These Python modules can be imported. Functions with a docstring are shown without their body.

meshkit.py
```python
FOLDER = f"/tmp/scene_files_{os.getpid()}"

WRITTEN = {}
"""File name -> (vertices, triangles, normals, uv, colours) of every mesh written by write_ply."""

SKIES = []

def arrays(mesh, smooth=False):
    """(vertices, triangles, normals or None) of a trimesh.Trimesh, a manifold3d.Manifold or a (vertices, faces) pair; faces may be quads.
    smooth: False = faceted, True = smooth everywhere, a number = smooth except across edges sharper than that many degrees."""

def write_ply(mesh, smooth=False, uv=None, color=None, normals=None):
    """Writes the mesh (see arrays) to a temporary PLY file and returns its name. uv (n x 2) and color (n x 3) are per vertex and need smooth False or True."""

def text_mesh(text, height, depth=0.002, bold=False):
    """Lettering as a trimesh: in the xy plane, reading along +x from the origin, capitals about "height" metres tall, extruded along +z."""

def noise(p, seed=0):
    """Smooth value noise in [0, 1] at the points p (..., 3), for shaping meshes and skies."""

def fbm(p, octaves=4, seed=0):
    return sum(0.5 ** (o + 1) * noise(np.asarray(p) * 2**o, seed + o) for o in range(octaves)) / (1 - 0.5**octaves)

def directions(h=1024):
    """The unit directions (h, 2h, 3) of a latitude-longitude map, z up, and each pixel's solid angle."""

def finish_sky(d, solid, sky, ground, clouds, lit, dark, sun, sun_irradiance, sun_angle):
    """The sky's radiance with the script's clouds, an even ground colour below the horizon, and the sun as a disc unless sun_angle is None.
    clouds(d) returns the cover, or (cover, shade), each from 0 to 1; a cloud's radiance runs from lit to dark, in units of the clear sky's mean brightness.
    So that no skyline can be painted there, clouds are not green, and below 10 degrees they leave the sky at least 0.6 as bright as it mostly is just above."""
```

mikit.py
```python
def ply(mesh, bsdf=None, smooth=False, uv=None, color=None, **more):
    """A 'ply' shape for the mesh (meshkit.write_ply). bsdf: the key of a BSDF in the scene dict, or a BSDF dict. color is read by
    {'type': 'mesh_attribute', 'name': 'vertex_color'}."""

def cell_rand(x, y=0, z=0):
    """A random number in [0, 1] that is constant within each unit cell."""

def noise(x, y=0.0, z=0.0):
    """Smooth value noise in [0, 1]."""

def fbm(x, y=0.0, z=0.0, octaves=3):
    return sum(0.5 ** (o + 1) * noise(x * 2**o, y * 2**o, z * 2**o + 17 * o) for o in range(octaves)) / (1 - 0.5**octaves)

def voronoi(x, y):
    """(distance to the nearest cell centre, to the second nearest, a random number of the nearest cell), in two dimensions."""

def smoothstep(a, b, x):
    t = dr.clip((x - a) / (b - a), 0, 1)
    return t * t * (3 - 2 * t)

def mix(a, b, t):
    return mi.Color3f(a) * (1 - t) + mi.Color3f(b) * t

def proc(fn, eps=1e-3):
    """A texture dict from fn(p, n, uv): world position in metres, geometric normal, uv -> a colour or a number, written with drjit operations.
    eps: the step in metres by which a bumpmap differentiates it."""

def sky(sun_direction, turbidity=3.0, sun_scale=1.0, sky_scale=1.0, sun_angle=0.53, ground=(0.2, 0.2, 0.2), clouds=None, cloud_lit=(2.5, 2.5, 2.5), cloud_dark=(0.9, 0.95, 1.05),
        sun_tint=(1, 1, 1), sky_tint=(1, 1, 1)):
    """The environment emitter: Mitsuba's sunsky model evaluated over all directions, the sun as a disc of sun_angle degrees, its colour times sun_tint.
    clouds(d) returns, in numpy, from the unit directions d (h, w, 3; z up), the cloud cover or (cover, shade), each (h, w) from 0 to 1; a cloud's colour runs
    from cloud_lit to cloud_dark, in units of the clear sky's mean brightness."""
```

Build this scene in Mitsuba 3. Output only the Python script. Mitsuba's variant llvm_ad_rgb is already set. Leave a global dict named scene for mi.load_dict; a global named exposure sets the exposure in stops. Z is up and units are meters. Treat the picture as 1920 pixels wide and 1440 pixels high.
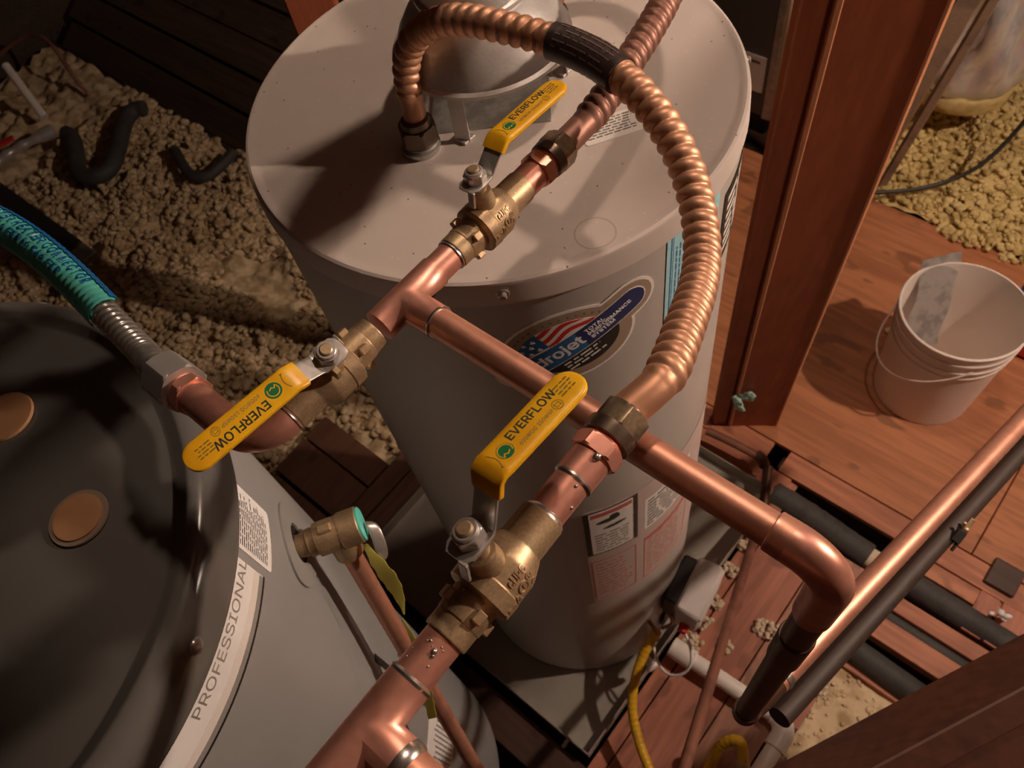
import math, random, numpy as np, trimesh, mitsuba as mi, drjit as dr, mikit, meshkit
import manifold3d as m3
from scipy.interpolate import CubicSpline
from shapely.geometry import Polygon, Point, LineString, box as sbox
from shapely import affinity
T = mi.ScalarTransform4f
random.seed(7); rng = np.random.default_rng(7)
scene, labels = {}, {}
# ------------------------------------------------------------------ camera, light, exposure
# room axes: x along the short branch pipe, y along the valve runs, z up; the attic floor is z = 0; lengths below in millimetres
CAM = np.array([0, 0, 2.115]); FWD = np.array([-.42248575, .33365914, -.84272022]); UP = np.array([-.48652164, .70098725, .52145333])
scene['camera'] = {'type': 'thinlens', 'fov': 2 * math.degrees(math.atan(960 / 1480)), 'fov_axis': 'x', 'aperture_radius': .0008, 'focus_distance': .52,
                   'near_clip': .02, 'far_clip': 60., 'to_world': T().look_at(origin=CAM.tolist(), target=(CAM + FWD).tolist(), up=UP.tolist())}
exposure = 2.35
LAMP = np.array([880., 1540., 2250.]); LAMP_RGB = [650., 490., 385.]; LAMP_R = 30.
LAMP2 = np.array([-330., 1250., 3300.]); LAMP2_RGB = [68., 50.5, 39.]; LAMP2_R = 60.
# ------------------------------------------------------------------ helpers
def numbered(name):
    if name not in scene and name not in labels and not any(k.startswith(name + '__') for k in scene): return name
    i = 1
    while f'{name}_{i:03d}' in scene or f'{name}_{i:03d}' in labels or any(k.startswith(f'{name}_{i:03d}__') for k in scene): i += 1
    return f'{name}_{i:03d}'
def thing(name, label, cat, group=None):
    k = numbered(name); labels[k] = {'label': label, 'category': cat}
    if group: labels[k]['group'] = group
    return k
def mesh_of(m):
    if isinstance(m, (list, tuple)) and len(m) and not isinstance(m[0], np.ndarray): return trimesh.util.concatenate([mesh_of(x) for x in m])
    if hasattr(m, 'to_mesh'):
        q = m.to_mesh(); return trimesh.Trimesh(q.vert_properties[:, :3], q.tri_verts, process=False)
    if isinstance(m, tuple): return trimesh.Trimesh(*m, process=False)
    return m
def obj(name, mesh, mat, parent=None, smooth=35, label=None, M=None):
    m = mesh_of(mesh).copy()
    if M is not None: m.apply_transform(M)
    m.vertices = m.vertices * .001
    k = numbered(parent + '__' + name if parent else name)
    scene[k] = mikit.ply(m, mat, smooth)
    if label: labels[k] = {'label': label}
    return k
def struct(name, mesh, mat, label, parent=None, smooth=30):
    k = obj(name, mesh, mat, parent, smooth)
    if not parent: labels[k] = {'label': label, 'kind': 'structure'}
    return k
def solo(name, mesh, mat, label, cat, group=None, smooth=35, M=None, kind=None):
    k = obj(name, mesh, mat, None, smooth, None, M); labels[k] = {'label': label, 'category': cat}
    if group: labels[k]['group'] = group
    if kind: labels[k]['kind'] = kind
    return k
def frame(o, z, x=None):
    z = np.asarray(z, float); z = z / np.linalg.norm(z)
    x = np.array([1, 0, 0.]) if x is None and abs(z[0]) < .9 else (np.array([0, 0, 1.]) if x is None else np.asarray(x, float))
    x = x - z * (x @ z); x /= np.linalg.norm(x); M = np.eye(4)
    M[:3, 0], M[:3, 1], M[:3, 2], M[:3, 3] = x, np.cross(z, x), z, o
    return M
def polar(rings, cap=True):
    """rings: list of (z, r) with r a scalar or an array over the angle; a closed mesh along z"""
    n = max([len(r) for _, r in rings if np.ndim(r)] or [48]); a = np.arange(n) * 2 * np.pi / n
    V = np.vstack([np.stack([np.cos(a) * r, np.sin(a) * r, np.full(n, z)], 1) for z, r in rings]); F = []
    i = np.arange(n); j = (i + 1) % n
    for k in range(len(rings) - 1):
        o, p = k * n, (k + 1) * n
        F += [np.stack([o + i, o + j, p + j], 1), np.stack([o + i, p + j, p + i], 1)]
    if cap:
        V = np.vstack([V, [[0, 0, rings[0][0]], [0, 0, rings[-1][0]]]]); c = len(V) - 2; e = (len(rings) - 1) * n
        F += [np.stack([np.full(n, c), j, i], 1), np.stack([np.full(n, c + 1), e + i, e + j], 1)]
    return trimesh.Trimesh(V, np.vstack(F), process=False)
def lathe(prof, M=None, n=48):
    a = np.zeros(n); m = polar([(z, np.full(n, float(r))) for z, r in prof])
    if M is not None: m.apply_transform(M)
    return m
HEXA = np.arange(72) * 2 * np.pi / 72
def hexr(af): return af / 2 / np.cos((HEXA + np.pi / 6) % (np.pi / 3) - np.pi / 6)
def hexnut(af, z0, z1, ch=1.2, rot=0):
    h = hexr(af); rc = af / 2 / math.cos(math.pi / 6); e = [np.minimum(h, rc - ch * 1.3), h]
    m = polar([(z0, e[0]), (z0 + ch, np.minimum(h, rc * .985)), (z1 - ch, np.minimum(h, rc * .985)), (z1, e[0])])
    m.apply_transform(trimesh.transformations.rotation_matrix(rot, [0, 0, 1])); return m
def spline(pts, step=2.5):
    p = np.asarray(pts, float); t = np.r_[0, np.cumsum(np.linalg.norm(np.diff(p, axis=0), axis=1))]; cs = CubicSpline(t, p)
    f = cs(np.linspace(0, t[-1], 1500)); s = np.r_[0, np.cumsum(np.linalg.norm(np.diff(f, axis=0), axis=1))]
    n = max(2, int(s[-1] / step)); q = np.linspace(0, s[-1], n + 1)
    return np.stack([np.interp(q, s, f[:, i]) for i in range(3)], 1)
def frames_along(p, x0=None):
    t = np.gradient(p, axis=0); t /= np.linalg.norm(t, axis=1)[:, None]
    x = np.array([0, 0, 1.]) if x0 is None else np.asarray(x0, float)
    if abs(x @ t[0]) > .95: x = np.array([1., 0, 0])
    X = []
    for ti in t:
        x = x - ti * (x @ ti); x /= np.linalg.norm(x); X.append(x)
    X = np.array(X); return t, X, np.cross(t, X)
def tube(p, r, n=28, cap=True, x0=None):
    """sweep along points p; r scalar, per-ring array or (rings, n) array"""
    p = np.asarray(p, float); t, X, Y = frames_along(p, x0); a = np.arange(n) * 2 * np.pi / n
    R = np.broadcast_to(np.asarray(r, float)[:, None] if np.ndim(r) == 1 else r, (len(p), n))
    V = p[:, None] + R[..., None] * (np.cos(a)[None, :, None] * X[:, None] + np.sin(a)[None, :, None] * Y[:, None])
    V = V.reshape(-1, 3); i = np.arange(n); j = (i + 1) % n; F = []
    for k in range(len(p) - 1):
        o, q = k * n, (k + 1) * n
        F += [np.stack([o + i, o + j, q + j], 1), np.stack([o + i, q + j, q + i], 1)]
    if cap:
        V = np.vstack([V, p[:1], p[-1:]]); c = len(V) - 2; e = (len(p) - 1) * n
        F += [np.stack([np.full(n, c), j, i], 1), np.stack([np.full(n, c + 1), e + i, e + j], 1)]
    return trimesh.Trimesh(V, np.vstack(F), process=False)
def sweep(p, w, th, side, n=24, power=4):
    """rounded-rectangle section swept along p; w and th per ring"""
    p = np.asarray(p, float); t = np.gradient(p, axis=0); t /= np.linalg.norm(t, axis=1)[:, None]
    side = np.asarray(side, float); N = np.cross(t, np.broadcast_to(side, t.shape)); N /= np.linalg.norm(N, axis=1)[:, None]
    a = np.arange(n) * 2 * np.pi / n; c, s = np.cos(a), np.sin(a); k = (abs(c) ** power + abs(s) ** power) ** (-1 / power)
    w = np.broadcast_to(w, len(p)); th = np.broadcast_to(th, len(p))
    V = p[:, None] + (w / 2)[:, None, None] * (c * k)[None, :, None] * side + (th / 2)[:, None, None] * (s * k)[None, :, None] * N[:, None]
    V = V.reshape(-1, 3); i = np.arange(n); j = (i + 1) % n; F = []
    for q in range(len(p) - 1):
        o, e = q * n, (q + 1) * n
        F += [np.stack([o + i, o + j, e + j], 1), np.stack([o + i, e + j, e + i], 1)]
    V = np.vstack([V, p[:1], p[-1:]]); b = len(V) - 2; e = (len(p) - 1) * n
    F += [np.stack([np.full(n, b), j, i], 1), np.stack([np.full(n, b + 1), e + i, e + j], 1)]
    m = trimesh.Trimesh(V, np.vstack(F), process=False); m.fix_normals(); return m
def line(a, b, n=2): return np.linspace(np.asarray(a, float), np.asarray(b, float), n)
def rod(a, b, r, n=32): return tube(line(a, b, 3), r, n)
def arc(c, a, b, r, n=18):
    """quarter bend from direction a to direction b about the corner c: path from c - r*a to c + r*b"""
    c, a, b = (np.asarray(v, float) for v in (c, a, b)); o = c - r * a + r * b; q = np.linspace(0, np.pi / 2, n)
    return o[None] - r * np.cos(q)[:, None] * b + r * np.sin(q)[:, None] * a
def bevel_box(x0, x1, y0, y1, z0, z1, b=1.5):
    pts = []
    for x, sx in ((x0, 1), (x1, -1)):
        for y, sy in ((y0, 1), (y1, -1)):
            for z, sz in ((z0, 1), (z1, -1)): pts += [(x, y + sy * b, z + sz * b), (x + sx * b, y, z + sz * b), (x + sx * b, y + sy * b, z)]
    return trimesh.convex.convex_hull(np.array(pts))
def beam(a, b, side, w, th, bev=2., face=0):
    """a board from a to b: width w along side, thickness th"""
    M = frame(a, np.asarray(b, float) - a, side); L = np.linalg.norm(np.asarray(b, float) - a)
    m = bevel_box(-w / 2, w / 2, -th / 2, th / 2, 0, L, bev); m.apply_transform(M); return m
def flat(poly, d=.3):
    gs = getattr(poly, 'geoms', [poly])
    return trimesh.util.concatenate([trimesh.creation.extrude_polygon(g, d, engine='earcut') for g in gs])
def fine(m, size):
    v, f = trimesh.remesh.subdivide_to_size(m.vertices, m.faces, size, max_iter=9); return trimesh.Trimesh(v, f, process=False)
def rot2(m, deg, dx=0, dy=0, dz=0):
    m = m.copy(); m.apply_transform(trimesh.transformations.rotation_matrix(math.radians(deg), [0, 0, 1])); m.apply_translation([dx, dy, dz]); return m
def wrap(m, c, R, s0, z0, off=.15, size=8.):
    """flat art (x right, y up, z out) laid on the upright cylinder: x is arc length from s0, y is height above z0"""
    m = fine(m, size); v = m.vertices; a = (s0 + v[:, 0]) / R; r = R + off + v[:, 2]
    return trimesh.Trimesh(np.stack([c[0] + r * np.cos(a), c[1] + r * np.sin(a), z0 + v[:, 1]], 1), m.faces, process=False)
def text(s, h, d=.25, bold=True, align=0):
    m = meshkit.text_mesh(s, h * .001, d * .001, bold); m.vertices *= 1000.; b = m.bounds
    m.apply_translation([-align * (b[1, 0] + b[0, 0]) / 1., 0, 0] if align else [0, 0, 0]); return m
def rbox2(w, h, r): return sbox(-w / 2 + r, -h / 2 + r, w / 2 - r, h / 2 - r).buffer(r, 8)
def textlines(w, n, pitch, h, ragged=.35, seed=1):
    """rows of small word blocks: print too fine to read"""
    q = random.Random(seed); out = []
    for i in range(n):
        x, e = 0, w * (1 - ragged * q.random())
        while x < e:
            l = q.uniform(2.2, 6) * h; out.append(sbox(x, -i * pitch - h, min(x + l, e), -i * pitch)); x += l + h * 1.1
    return flat(__import__('shapely').union_all(out), .2)
# ------------------------------------------------------------------ materials
def rgb(*c): return {'type': 'rgb', 'value': list(c)}
def pr(key, col, rough=.5, metal=0., spec=.5, **k):
    col = rgb(*col) if isinstance(col, (tuple, list)) else col
    scene[key] = {'type': 'twosided', 'b': {'type': 'principled', 'base_color': col, 'roughness': rough, 'metallic': metal, 'specular': spec, **k}}
    return key
def spots(c0, c1, f, lo=.45, hi=.75, c2=None, fine_f=0, amt=.12):
    def fn(p, n, uv):
        t = mikit.smoothstep(lo, hi, mikit.fbm(p.x * f, p.y * f, p.z * f, 3)); c = mikit.mix(c0, c1, t)
        if fine_f: c = c * (1 - amt + 2 * amt * mikit.noise(p.x * fine_f, p.y * fine_f, p.z * fine_f))
        return c
    return mikit.proc(fn)
pr('m_copper', spots((.72, .35, .24), (.58, .26, .17), 24, .45, .7, fine_f=300, amt=.06), .45, .7)
pr('m_copper_fit', spots((.76, .36, .27), (.58, .26, .18), 40, .5, .75, fine_f=300, amt=.06), .38, .68)
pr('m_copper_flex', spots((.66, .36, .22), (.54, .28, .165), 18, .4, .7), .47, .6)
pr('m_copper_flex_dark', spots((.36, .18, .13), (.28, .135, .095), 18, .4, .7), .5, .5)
pr('m_copper_old', spots((.36, .16, .11), (.22, .1, .075), 20, .35, .7), .5, .5)
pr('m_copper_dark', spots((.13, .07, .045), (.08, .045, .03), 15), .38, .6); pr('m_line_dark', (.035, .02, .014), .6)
pr('m_brass', spots((.50, .36, .21), (.39, .27, .155), 60, .4, .7, fine_f=900, amt=.16), .44, .65)
pr('m_brass_nut', spots((.40, .31, .2), (.22, .17, .12), 70, .4, .65, fine_f=500, amt=.2), .33, .9)
pr('m_collar', (.16, .12, .09), .35, .8)
pr('m_steel', spots((.62, .59, .55), (.5, .47, .44), 90, .4, .7), .32, .7)
pr('m_chrome', (.62, .6, .57), .24, .7)
pr('m_stainless', (.6, .57, .52), .24, .85)
pr('m_solder', (.68, .66, .62), .25, .95)
pr('m_galv', spots((.5, .49, .46), (.36, .35, .33), 55, .35, .7, fine_f=400, amt=.1), .42, .7)
pr('m_hood', spots((.56, .54, .51), (.40, .38, .36), 14, .4, .75, fine_f=500, amt=.06), .42, .35)
def lid_fn(p, n, uv):
    f, s, r = mikit.voronoi(p.x * 62, p.y * 62); f2, s2, r2 = mikit.voronoi(p.x * 120 + 9, p.y * 120)
    c = mikit.mix((.58, .51, .46), (.53, .46, .41), mikit.fbm(p.x * 9, p.y * 9, p.z * 9, 3))
    c = mikit.mix(c, (.09, .05, .035), dr.select((r < .13) & (f < .055), .85, 0.)); c = mikit.mix(c, (.7, .64, .58), dr.select((r2 < .05) & (f2 < .09), .8, 0.))
    d = dr.sqrt(dr.square(p.x + .307) + dr.square(p.y - .377)); return mikit.mix(c, (.3, .24, .2), dr.select(dr.abs(d - .0185) < .0007, .5, 0.))
pr('m_beige_lid', mikit.proc(lid_fn), .62, spec=.35)
pr('m_beige', spots((.43, .40, .365), (.40, .37, .335), 3), .38, spec=.5)
pr('m_grey', spots((.29, .292, .288), (.27, .272, .268), 4), .3, spec=.5)
pr('m_grey_lid', (.118, .112, .104), .2, spec=.5)
pr('m_grey_light', (.27, .265, .25), .35)
pr('m_yellow', spots((.85, .47, .012), (.75, .38, .01), 45, .35, .75), .32, spec=.5)
pr('m_yellow_line', spots((.72, .42, .02), (.6, .32, .015), 45), .42)
pr('m_tag', (.72, .68, .13), .55)
pr('m_green', (.012, .16, .06), .4); pr('m_ink', (.02, .025, .025), .5); pr('m_ink_soft', (.2, .13, .02), .5); pr('m_ink_grey', (.12, .11, .1), .5)
pr('m_white', (.82, .81, .79), .5); pr('m_label', (.76, .72, .67), .5); pr('m_label_pink', (.5, .4, .36), .5); pr('m_silver_print', (.5, .49, .47), .3, .6)
pr('m_red', (.55, .03, .03), .45); pr('m_red_soft', (.5, .12, .1), .5); pr('m_navy', (.015, .03, .11), .4); pr('m_blue', (.025, .14, .33), .4); pr('m_tan', (.33, .25, .18), .5)
pr('m_cyan', (.33, .62, .66), .45); pr('m_teal', spots((.12, .60, .50), (.1, .5, .42), 60), .3); pr('m_label_blue', (.012, .13, .33), .35)
pr('m_black', (.018, .016, .015), .45); pr('m_sleeve', (.045, .03, .026), .4); pr('m_sleeve_print', (.16, .11, .095), .5)
pr('m_rubber', spots((.052, .048, .045), (.038, .035, .033), 30, fine_f=300, amt=.15), .7)
pr('m_cover', (.60, .55, .52), .45); pr('m_pvc', spots((.82, .76, .7), (.74, .66, .6), 12), .4)
pr('m_bucket', (.74, .66, .60), .4); pr('m_rag', spots((.30, .27, .245), (.20, .18, .165), 40, fine_f=500, amt=.15), .8)
pr('m_foam_disc', (.40, .21, .10), .6); pr('m_ring', (.25, .19, .14), .5)
pr('m_foil', spots((.74, .71, .69), (.6, .57, .55), 25), .26, .6); pr('m_card', spots((.30, .21, .14), (.2, .14, .1), 14, fine_f=200, amt=.1), .7)
pr('m_cab', (.085, .08, .07), .45); pr('m_cab_side', (.4, .3, .2), .5); pr('m_pan', spots((.40, .37, .32), (.33, .3, .26), 9), .4, .35)
pr('m_insulation', spots((.64, .50, .32), (.42, .30, .17), 34, .35, .7), .95, spec=.1); pr('m_insulation_yellow', spots((.68, .53, .24), (.5, .37, .15), 34, .35, .7), .95, spec=.1)
pr('m_chip', (.62, .5, .36), .8); pr('m_mint', (.4, .6, .52), .5)
def wood(key, axis, a, b, sc=1., rough=.6, knots=True):
    def fn(p, n, uv):
        q = dict(x=(p.x, p.y, p.z), y=(p.y, p.x, p.z), z=(p.z, p.x, p.y))[axis]
        w = mikit.fbm(q[0] * 2.5 * sc, q[1] * 14 * sc, q[2] * 14 * sc, 3); g = mikit.fbm(q[0] * 7 * sc + w * 1.2, q[1] * 95 * sc, q[2] * 95 * sc, 3)
        c = mikit.mix(a, b, mikit.smoothstep(.25, .75, .55 * g + .45 * w)); s = mikit.smoothstep(.66, .78, mikit.fbm(q[0] * 11, q[1] * 22, q[2] * 22, 3))
        return mikit.mix(c, mi.Color3f(b) * .45, s * .55) if knots else c
    return pr(key, mikit.proc(fn), rough)
wood('m_ply', 'x', (.45, .175, .075), (.31, .11, .045)); wood('m_plank_x', 'x', (.50, .195, .10), (.33, .115, .06)); wood('m_plank_y', 'y', (.44, .165, .10), (.29, .10, .06))
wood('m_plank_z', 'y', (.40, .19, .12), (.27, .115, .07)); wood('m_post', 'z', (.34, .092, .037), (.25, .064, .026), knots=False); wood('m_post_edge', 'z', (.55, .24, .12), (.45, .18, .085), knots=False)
wood('m_dark', 'x', (.075, .032, .018), (.04, .018, .011)); wood('m_dark_y', 'y', (.13, .055, .03), (.075, .03, .018)); wood('m_beam', 'x', (.08, .024, .011), (.05, .016, .008)); wood('m_roof', 'x', (.06, .034, .021), (.032, .019, .013))
# ------------------------------------------------------------------ lamps
k = thing('light_bulb', 'bare glowing bulb hanging over the bucket side of the attic', 'lamp')
def emit(name, c, r, col, par):
    m = trimesh.creation.icosphere(3, r); m.apply_translation(c); m.vertices *= .001
    kk = par + '__' + name; scene[kk] = mikit.ply(m, 'm_white', True, emitter={'type': 'area', 'radiance': rgb(*col)})
emit('globe', LAMP, LAMP_R, LAMP_RGB, k)
obj('socket', lathe([(25, 14), (28, 22), (75, 24), (85, 14), (90, 4), (1340, 3)], frame(LAMP, [0, 0, 1])), 'm_white', k)
k = thing('light_bulb', 'bulb fixed high under the ridge above the beige tank', 'lamp')
emit('globe', LAMP2, LAMP2_R, LAMP2_RGB, k)
obj('socket', lathe([(55, 14), (58, 22), (95, 24), (105, 14), (110, 4), (298, 3)], frame(LAMP2, [0, 0, 1])), 'm_white', k)
# ------------------------------------------------------------------ room shell
XL, XR, YB, YF, ZC = -4400, 2600, -2400, 4200, 3600
struct('wall_left', bevel_box(XL - 40, XL, YB, YF, -200, ZC), 'm_roof', 'dark boarded attic wall at the far left')
struct('wall_right', bevel_box(XR, XR + 40, YB, YF, -200, ZC), 'm_dark_y', 'attic wall on the right')
struct('wall_back', bevel_box(XL, XR, YF, YF + 40, -200, ZC), 'm_dark', 'attic wall at the back')
struct('wall_front', bevel_box(XL, XR, YB - 40, YB, -200, ZC), 'm_dark', 'attic wall behind the photographer')
struct('ceiling', bevel_box(XL, XR, YB, YF, ZC, ZC + 40), 'm_dark', 'wooden attic ceiling')
fl = struct('floor', bevel_box(XL, XR, YB, YF, -230, -200), 'm_dark', 'attic floor of reddish boards and plywood')
# plywood and boards, each a part of the floor
def plank(x0, x1, y0, y1, z1=0, th=19, mat='m_plank_x', b=1.5): obj('plank', bevel_box(x0, x1, y0, y1, z1 - th, z1, b), mat, fl, 20)
obj('plywood_sheet', bevel_box(-1180, 260, 1127, 2125, -18, 0), 'm_ply', fl, 20); obj('plywood_sheet', bevel_box(263, 1500, 1127, 2105, -18, 0), 'm_ply', fl, 20)
plank(-250, 880, 1052, 1123, 0, 19)
obj('joist', bevel_box(-260, 1500, 1068, 1108, -170, -19), 'm_dark', fl)
for x0, x1, m in ((-216, -182, 'm_plank_y'), (-178, -40, 'm_plank_y'), (-37, 80, 'm_plank_z')): plank(x0, x1, -260, 930 if x0 > -200 else 1040, 0, 19, m)
for y0, y1, x0, x1 in ((873, 917, 84, 760), (785, 845, 84, 700)): plank(x0, x1, y0, y1, 2, 38)
plank(90, 560, 1004, 1048, 0, 38); plank(84, 128, 480, 780, 0, 38, 'm_plank_y'); plank(84, 900, 690, 735, -40, 38)
plank(318, 365, 930, 1050, 3, 38, 'm_plank_y'); plank(372, 440, 930, 1050, 6, 38, 'm_plank_y'); obj('block', bevel_box(312, 384, 1072, 1150, 0, 12, 2), 'm_dark', fl)  # dark raised block stands in for the darkness of a notch in the boards
for x0, x1, y0 in ((-1120, -1040, 90), (-1185, -1125, 160)): plank(x0, x1, y0, 1120, 0, 38, 'm_dark_y')
for y0, y1, z_ in ((-420, -290, 2), (-280, -150, 0), (-140, -20, 3), (40, 160, 0), (172, 300, -4), (306, 396, 2)): plank(-1482, -1192, y0, y1, z_, 38, 'm_dark_y')
obj('joist', bevel_box(-1190, -1175, -800, 1100, -190, -4), 'm_dark', fl)
plank(-1035, -205, 10, 100, -6, 38, 'm_dark'); plank(-1035, -205, 988, 1048, 0, 19, 'm_plank_x'); plank(-1035, -300, 1052, 1123, 0, 19, 'm_plank_x')
obj('joist', bevel_box(-3700, -800, -760, -720, -160, -10), 'm_dark', fl)
struct('shade_deck_1', [bevel_box(-2200, -322, -900, 515, 2400, 2420), bevel_box(-2200, -905, 515, 1250, 2400, 2420)], 'm_dark', 'added out-of-view deck shading the grey tank lid and the far-left floor')  # unseen deck, added to keep lamp light off the grey lid and far-left floor
# sloping roof boards at the upper left, one part each
rf = struct('ceiling_slope', bevel_box(XL, -1260, 1080, 1100, -190, -60), 'm_roof', 'dark sloping roof boards behind the loose insulation')
n = 10
for i in range(n):
    a = i * 150; c, s = math.cos(.52), math.sin(.52)
    y, z = 1095 + a * c, -60 + a * s + (i % 3) * 4
    M = frame([-1260 - 40 * (i % 2), y, z], [-1, 0, 0], [0, c, s]); L = 3000
    m = bevel_box(0, 138, -9, 9, 0, L, 2); m.apply_transform(M); obj('board', m, 'm_roof', rf, 20)
# ------------------------------------------------------------------ loose insulation
def blobs(n, xr, yr, z, rmin, rmax, seed, keep=None, jz=14):
    r = np.random.default_rng(seed); base = trimesh.creation.icosphere(1, 1.); V, F, o = [], [], 0
    for _ in range(n):
        x, y = r.uniform(*xr), r.uniform(*yr)
        if keep and not keep(x, y): continue
        s = r.uniform(rmin, rmax) * np.array([1, r.uniform(.6, 1.1), r.uniform(.5, .9)]); v = base.vertices * (1 + .35 * (r.random((42, 1)) - .5)) * s
        a = r.uniform(0, 6.28); c, sn = math.cos(a), math.sin(a); v = v @ np.array([[c, sn, 0], [-sn, c, 0], [0, 0, 1.]])
        V.append(v + [x, y, z(x, y) + r.uniform(-4, jz)]); F.append(base.faces + o); o += 42
    return trimesh.Trimesh(np.vstack(V), np.vstack(F), process=False)
def field(x0, x1, y0, y1, h, step):
    xs, ys = np.arange(x0, x1 + 1, step), np.arange(y0, y1 + 1, step); X, Y = np.meshgrid(xs, ys); Z = h(X, Y); nx, ny = len(xs), len(ys)
    i = (np.arange(ny - 1)[:, None] * nx + np.arange(nx - 1)).ravel()
    return trimesh.Trimesh(np.stack([X.ravel(), Y.ravel(), Z.ravel()], 1), np.vstack([np.stack([i, i + 1, i + nx + 1], 1), np.stack([i, i + nx + 1, i + nx], 1)]), process=False)
def hL(X, Y):
    p = np.stack([np.asarray(X, float) / 160, np.asarray(Y, float) / 160, np.zeros_like(np.asarray(X, float))], -1)
    return -140 + 110 * meshkit.fbm(p, 3, 3) + 75 * meshkit.fbm(p * 4.2, 3, 8)
okL = lambda x, y: not (-1490 < x and y < 400) and meshkit.fbm(np.array([[x / 330, y / 330, 4.]]), 3, 5)[0] > .28
solo('loose_insulation', [field(-4300, -1484, -1500, 1090, hL, 16), field(-1484, -1190, 404, 1090, hL, 14), blobs(16000, (-3500, -1190), (-350, 1080), hL, 6, 18, 11, okL, 22)], 'm_insulation', 'tan blown-in loose insulation left of the main tank', 'insulation', kind='stuff', smooth=True)
def hR(X, Y):
    p = np.stack([np.asarray(X, float) / 200, np.asarray(Y, float) / 200, np.zeros_like(np.asarray(X, float))], -1)
    return -60 + 80 * meshkit.fbm(p, 3, 13) + 40 * meshkit.fbm(p * 4.5, 2, 18)
okR = lambda x, y: y > 2110 + 40 * math.sin(x / 90)
solo('loose_insulation', [field(-700, 1400, 2126, 3600, hR, 18), blobs(6500, (-560, 700), (2085, 2950), hR, 7, 15, 21, okR, 24)], 'm_insulation_yellow', 'yellow loose insulation beyond the plywood edge at the upper right', 'insulation', kind='stuff', smooth=True)
hB = lambda X, Y: -70 + 25 * meshkit.fbm(np.stack([np.asarray(X, float) / 60, np.asarray(Y, float) / 60, 0 * np.asarray(X, float)], -1), 3, 2)
solo('loose_insulation', [field(130, 900, 300, 690, hB, 10), blobs(500, (132, 600), (380, 690), hB, 3, 7, 31, None, 4)], 'm_insulation', 'pale insulation in the floor bay beside the dark diagonal beam', 'insulation', kind='stuff', smooth=True)
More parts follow.
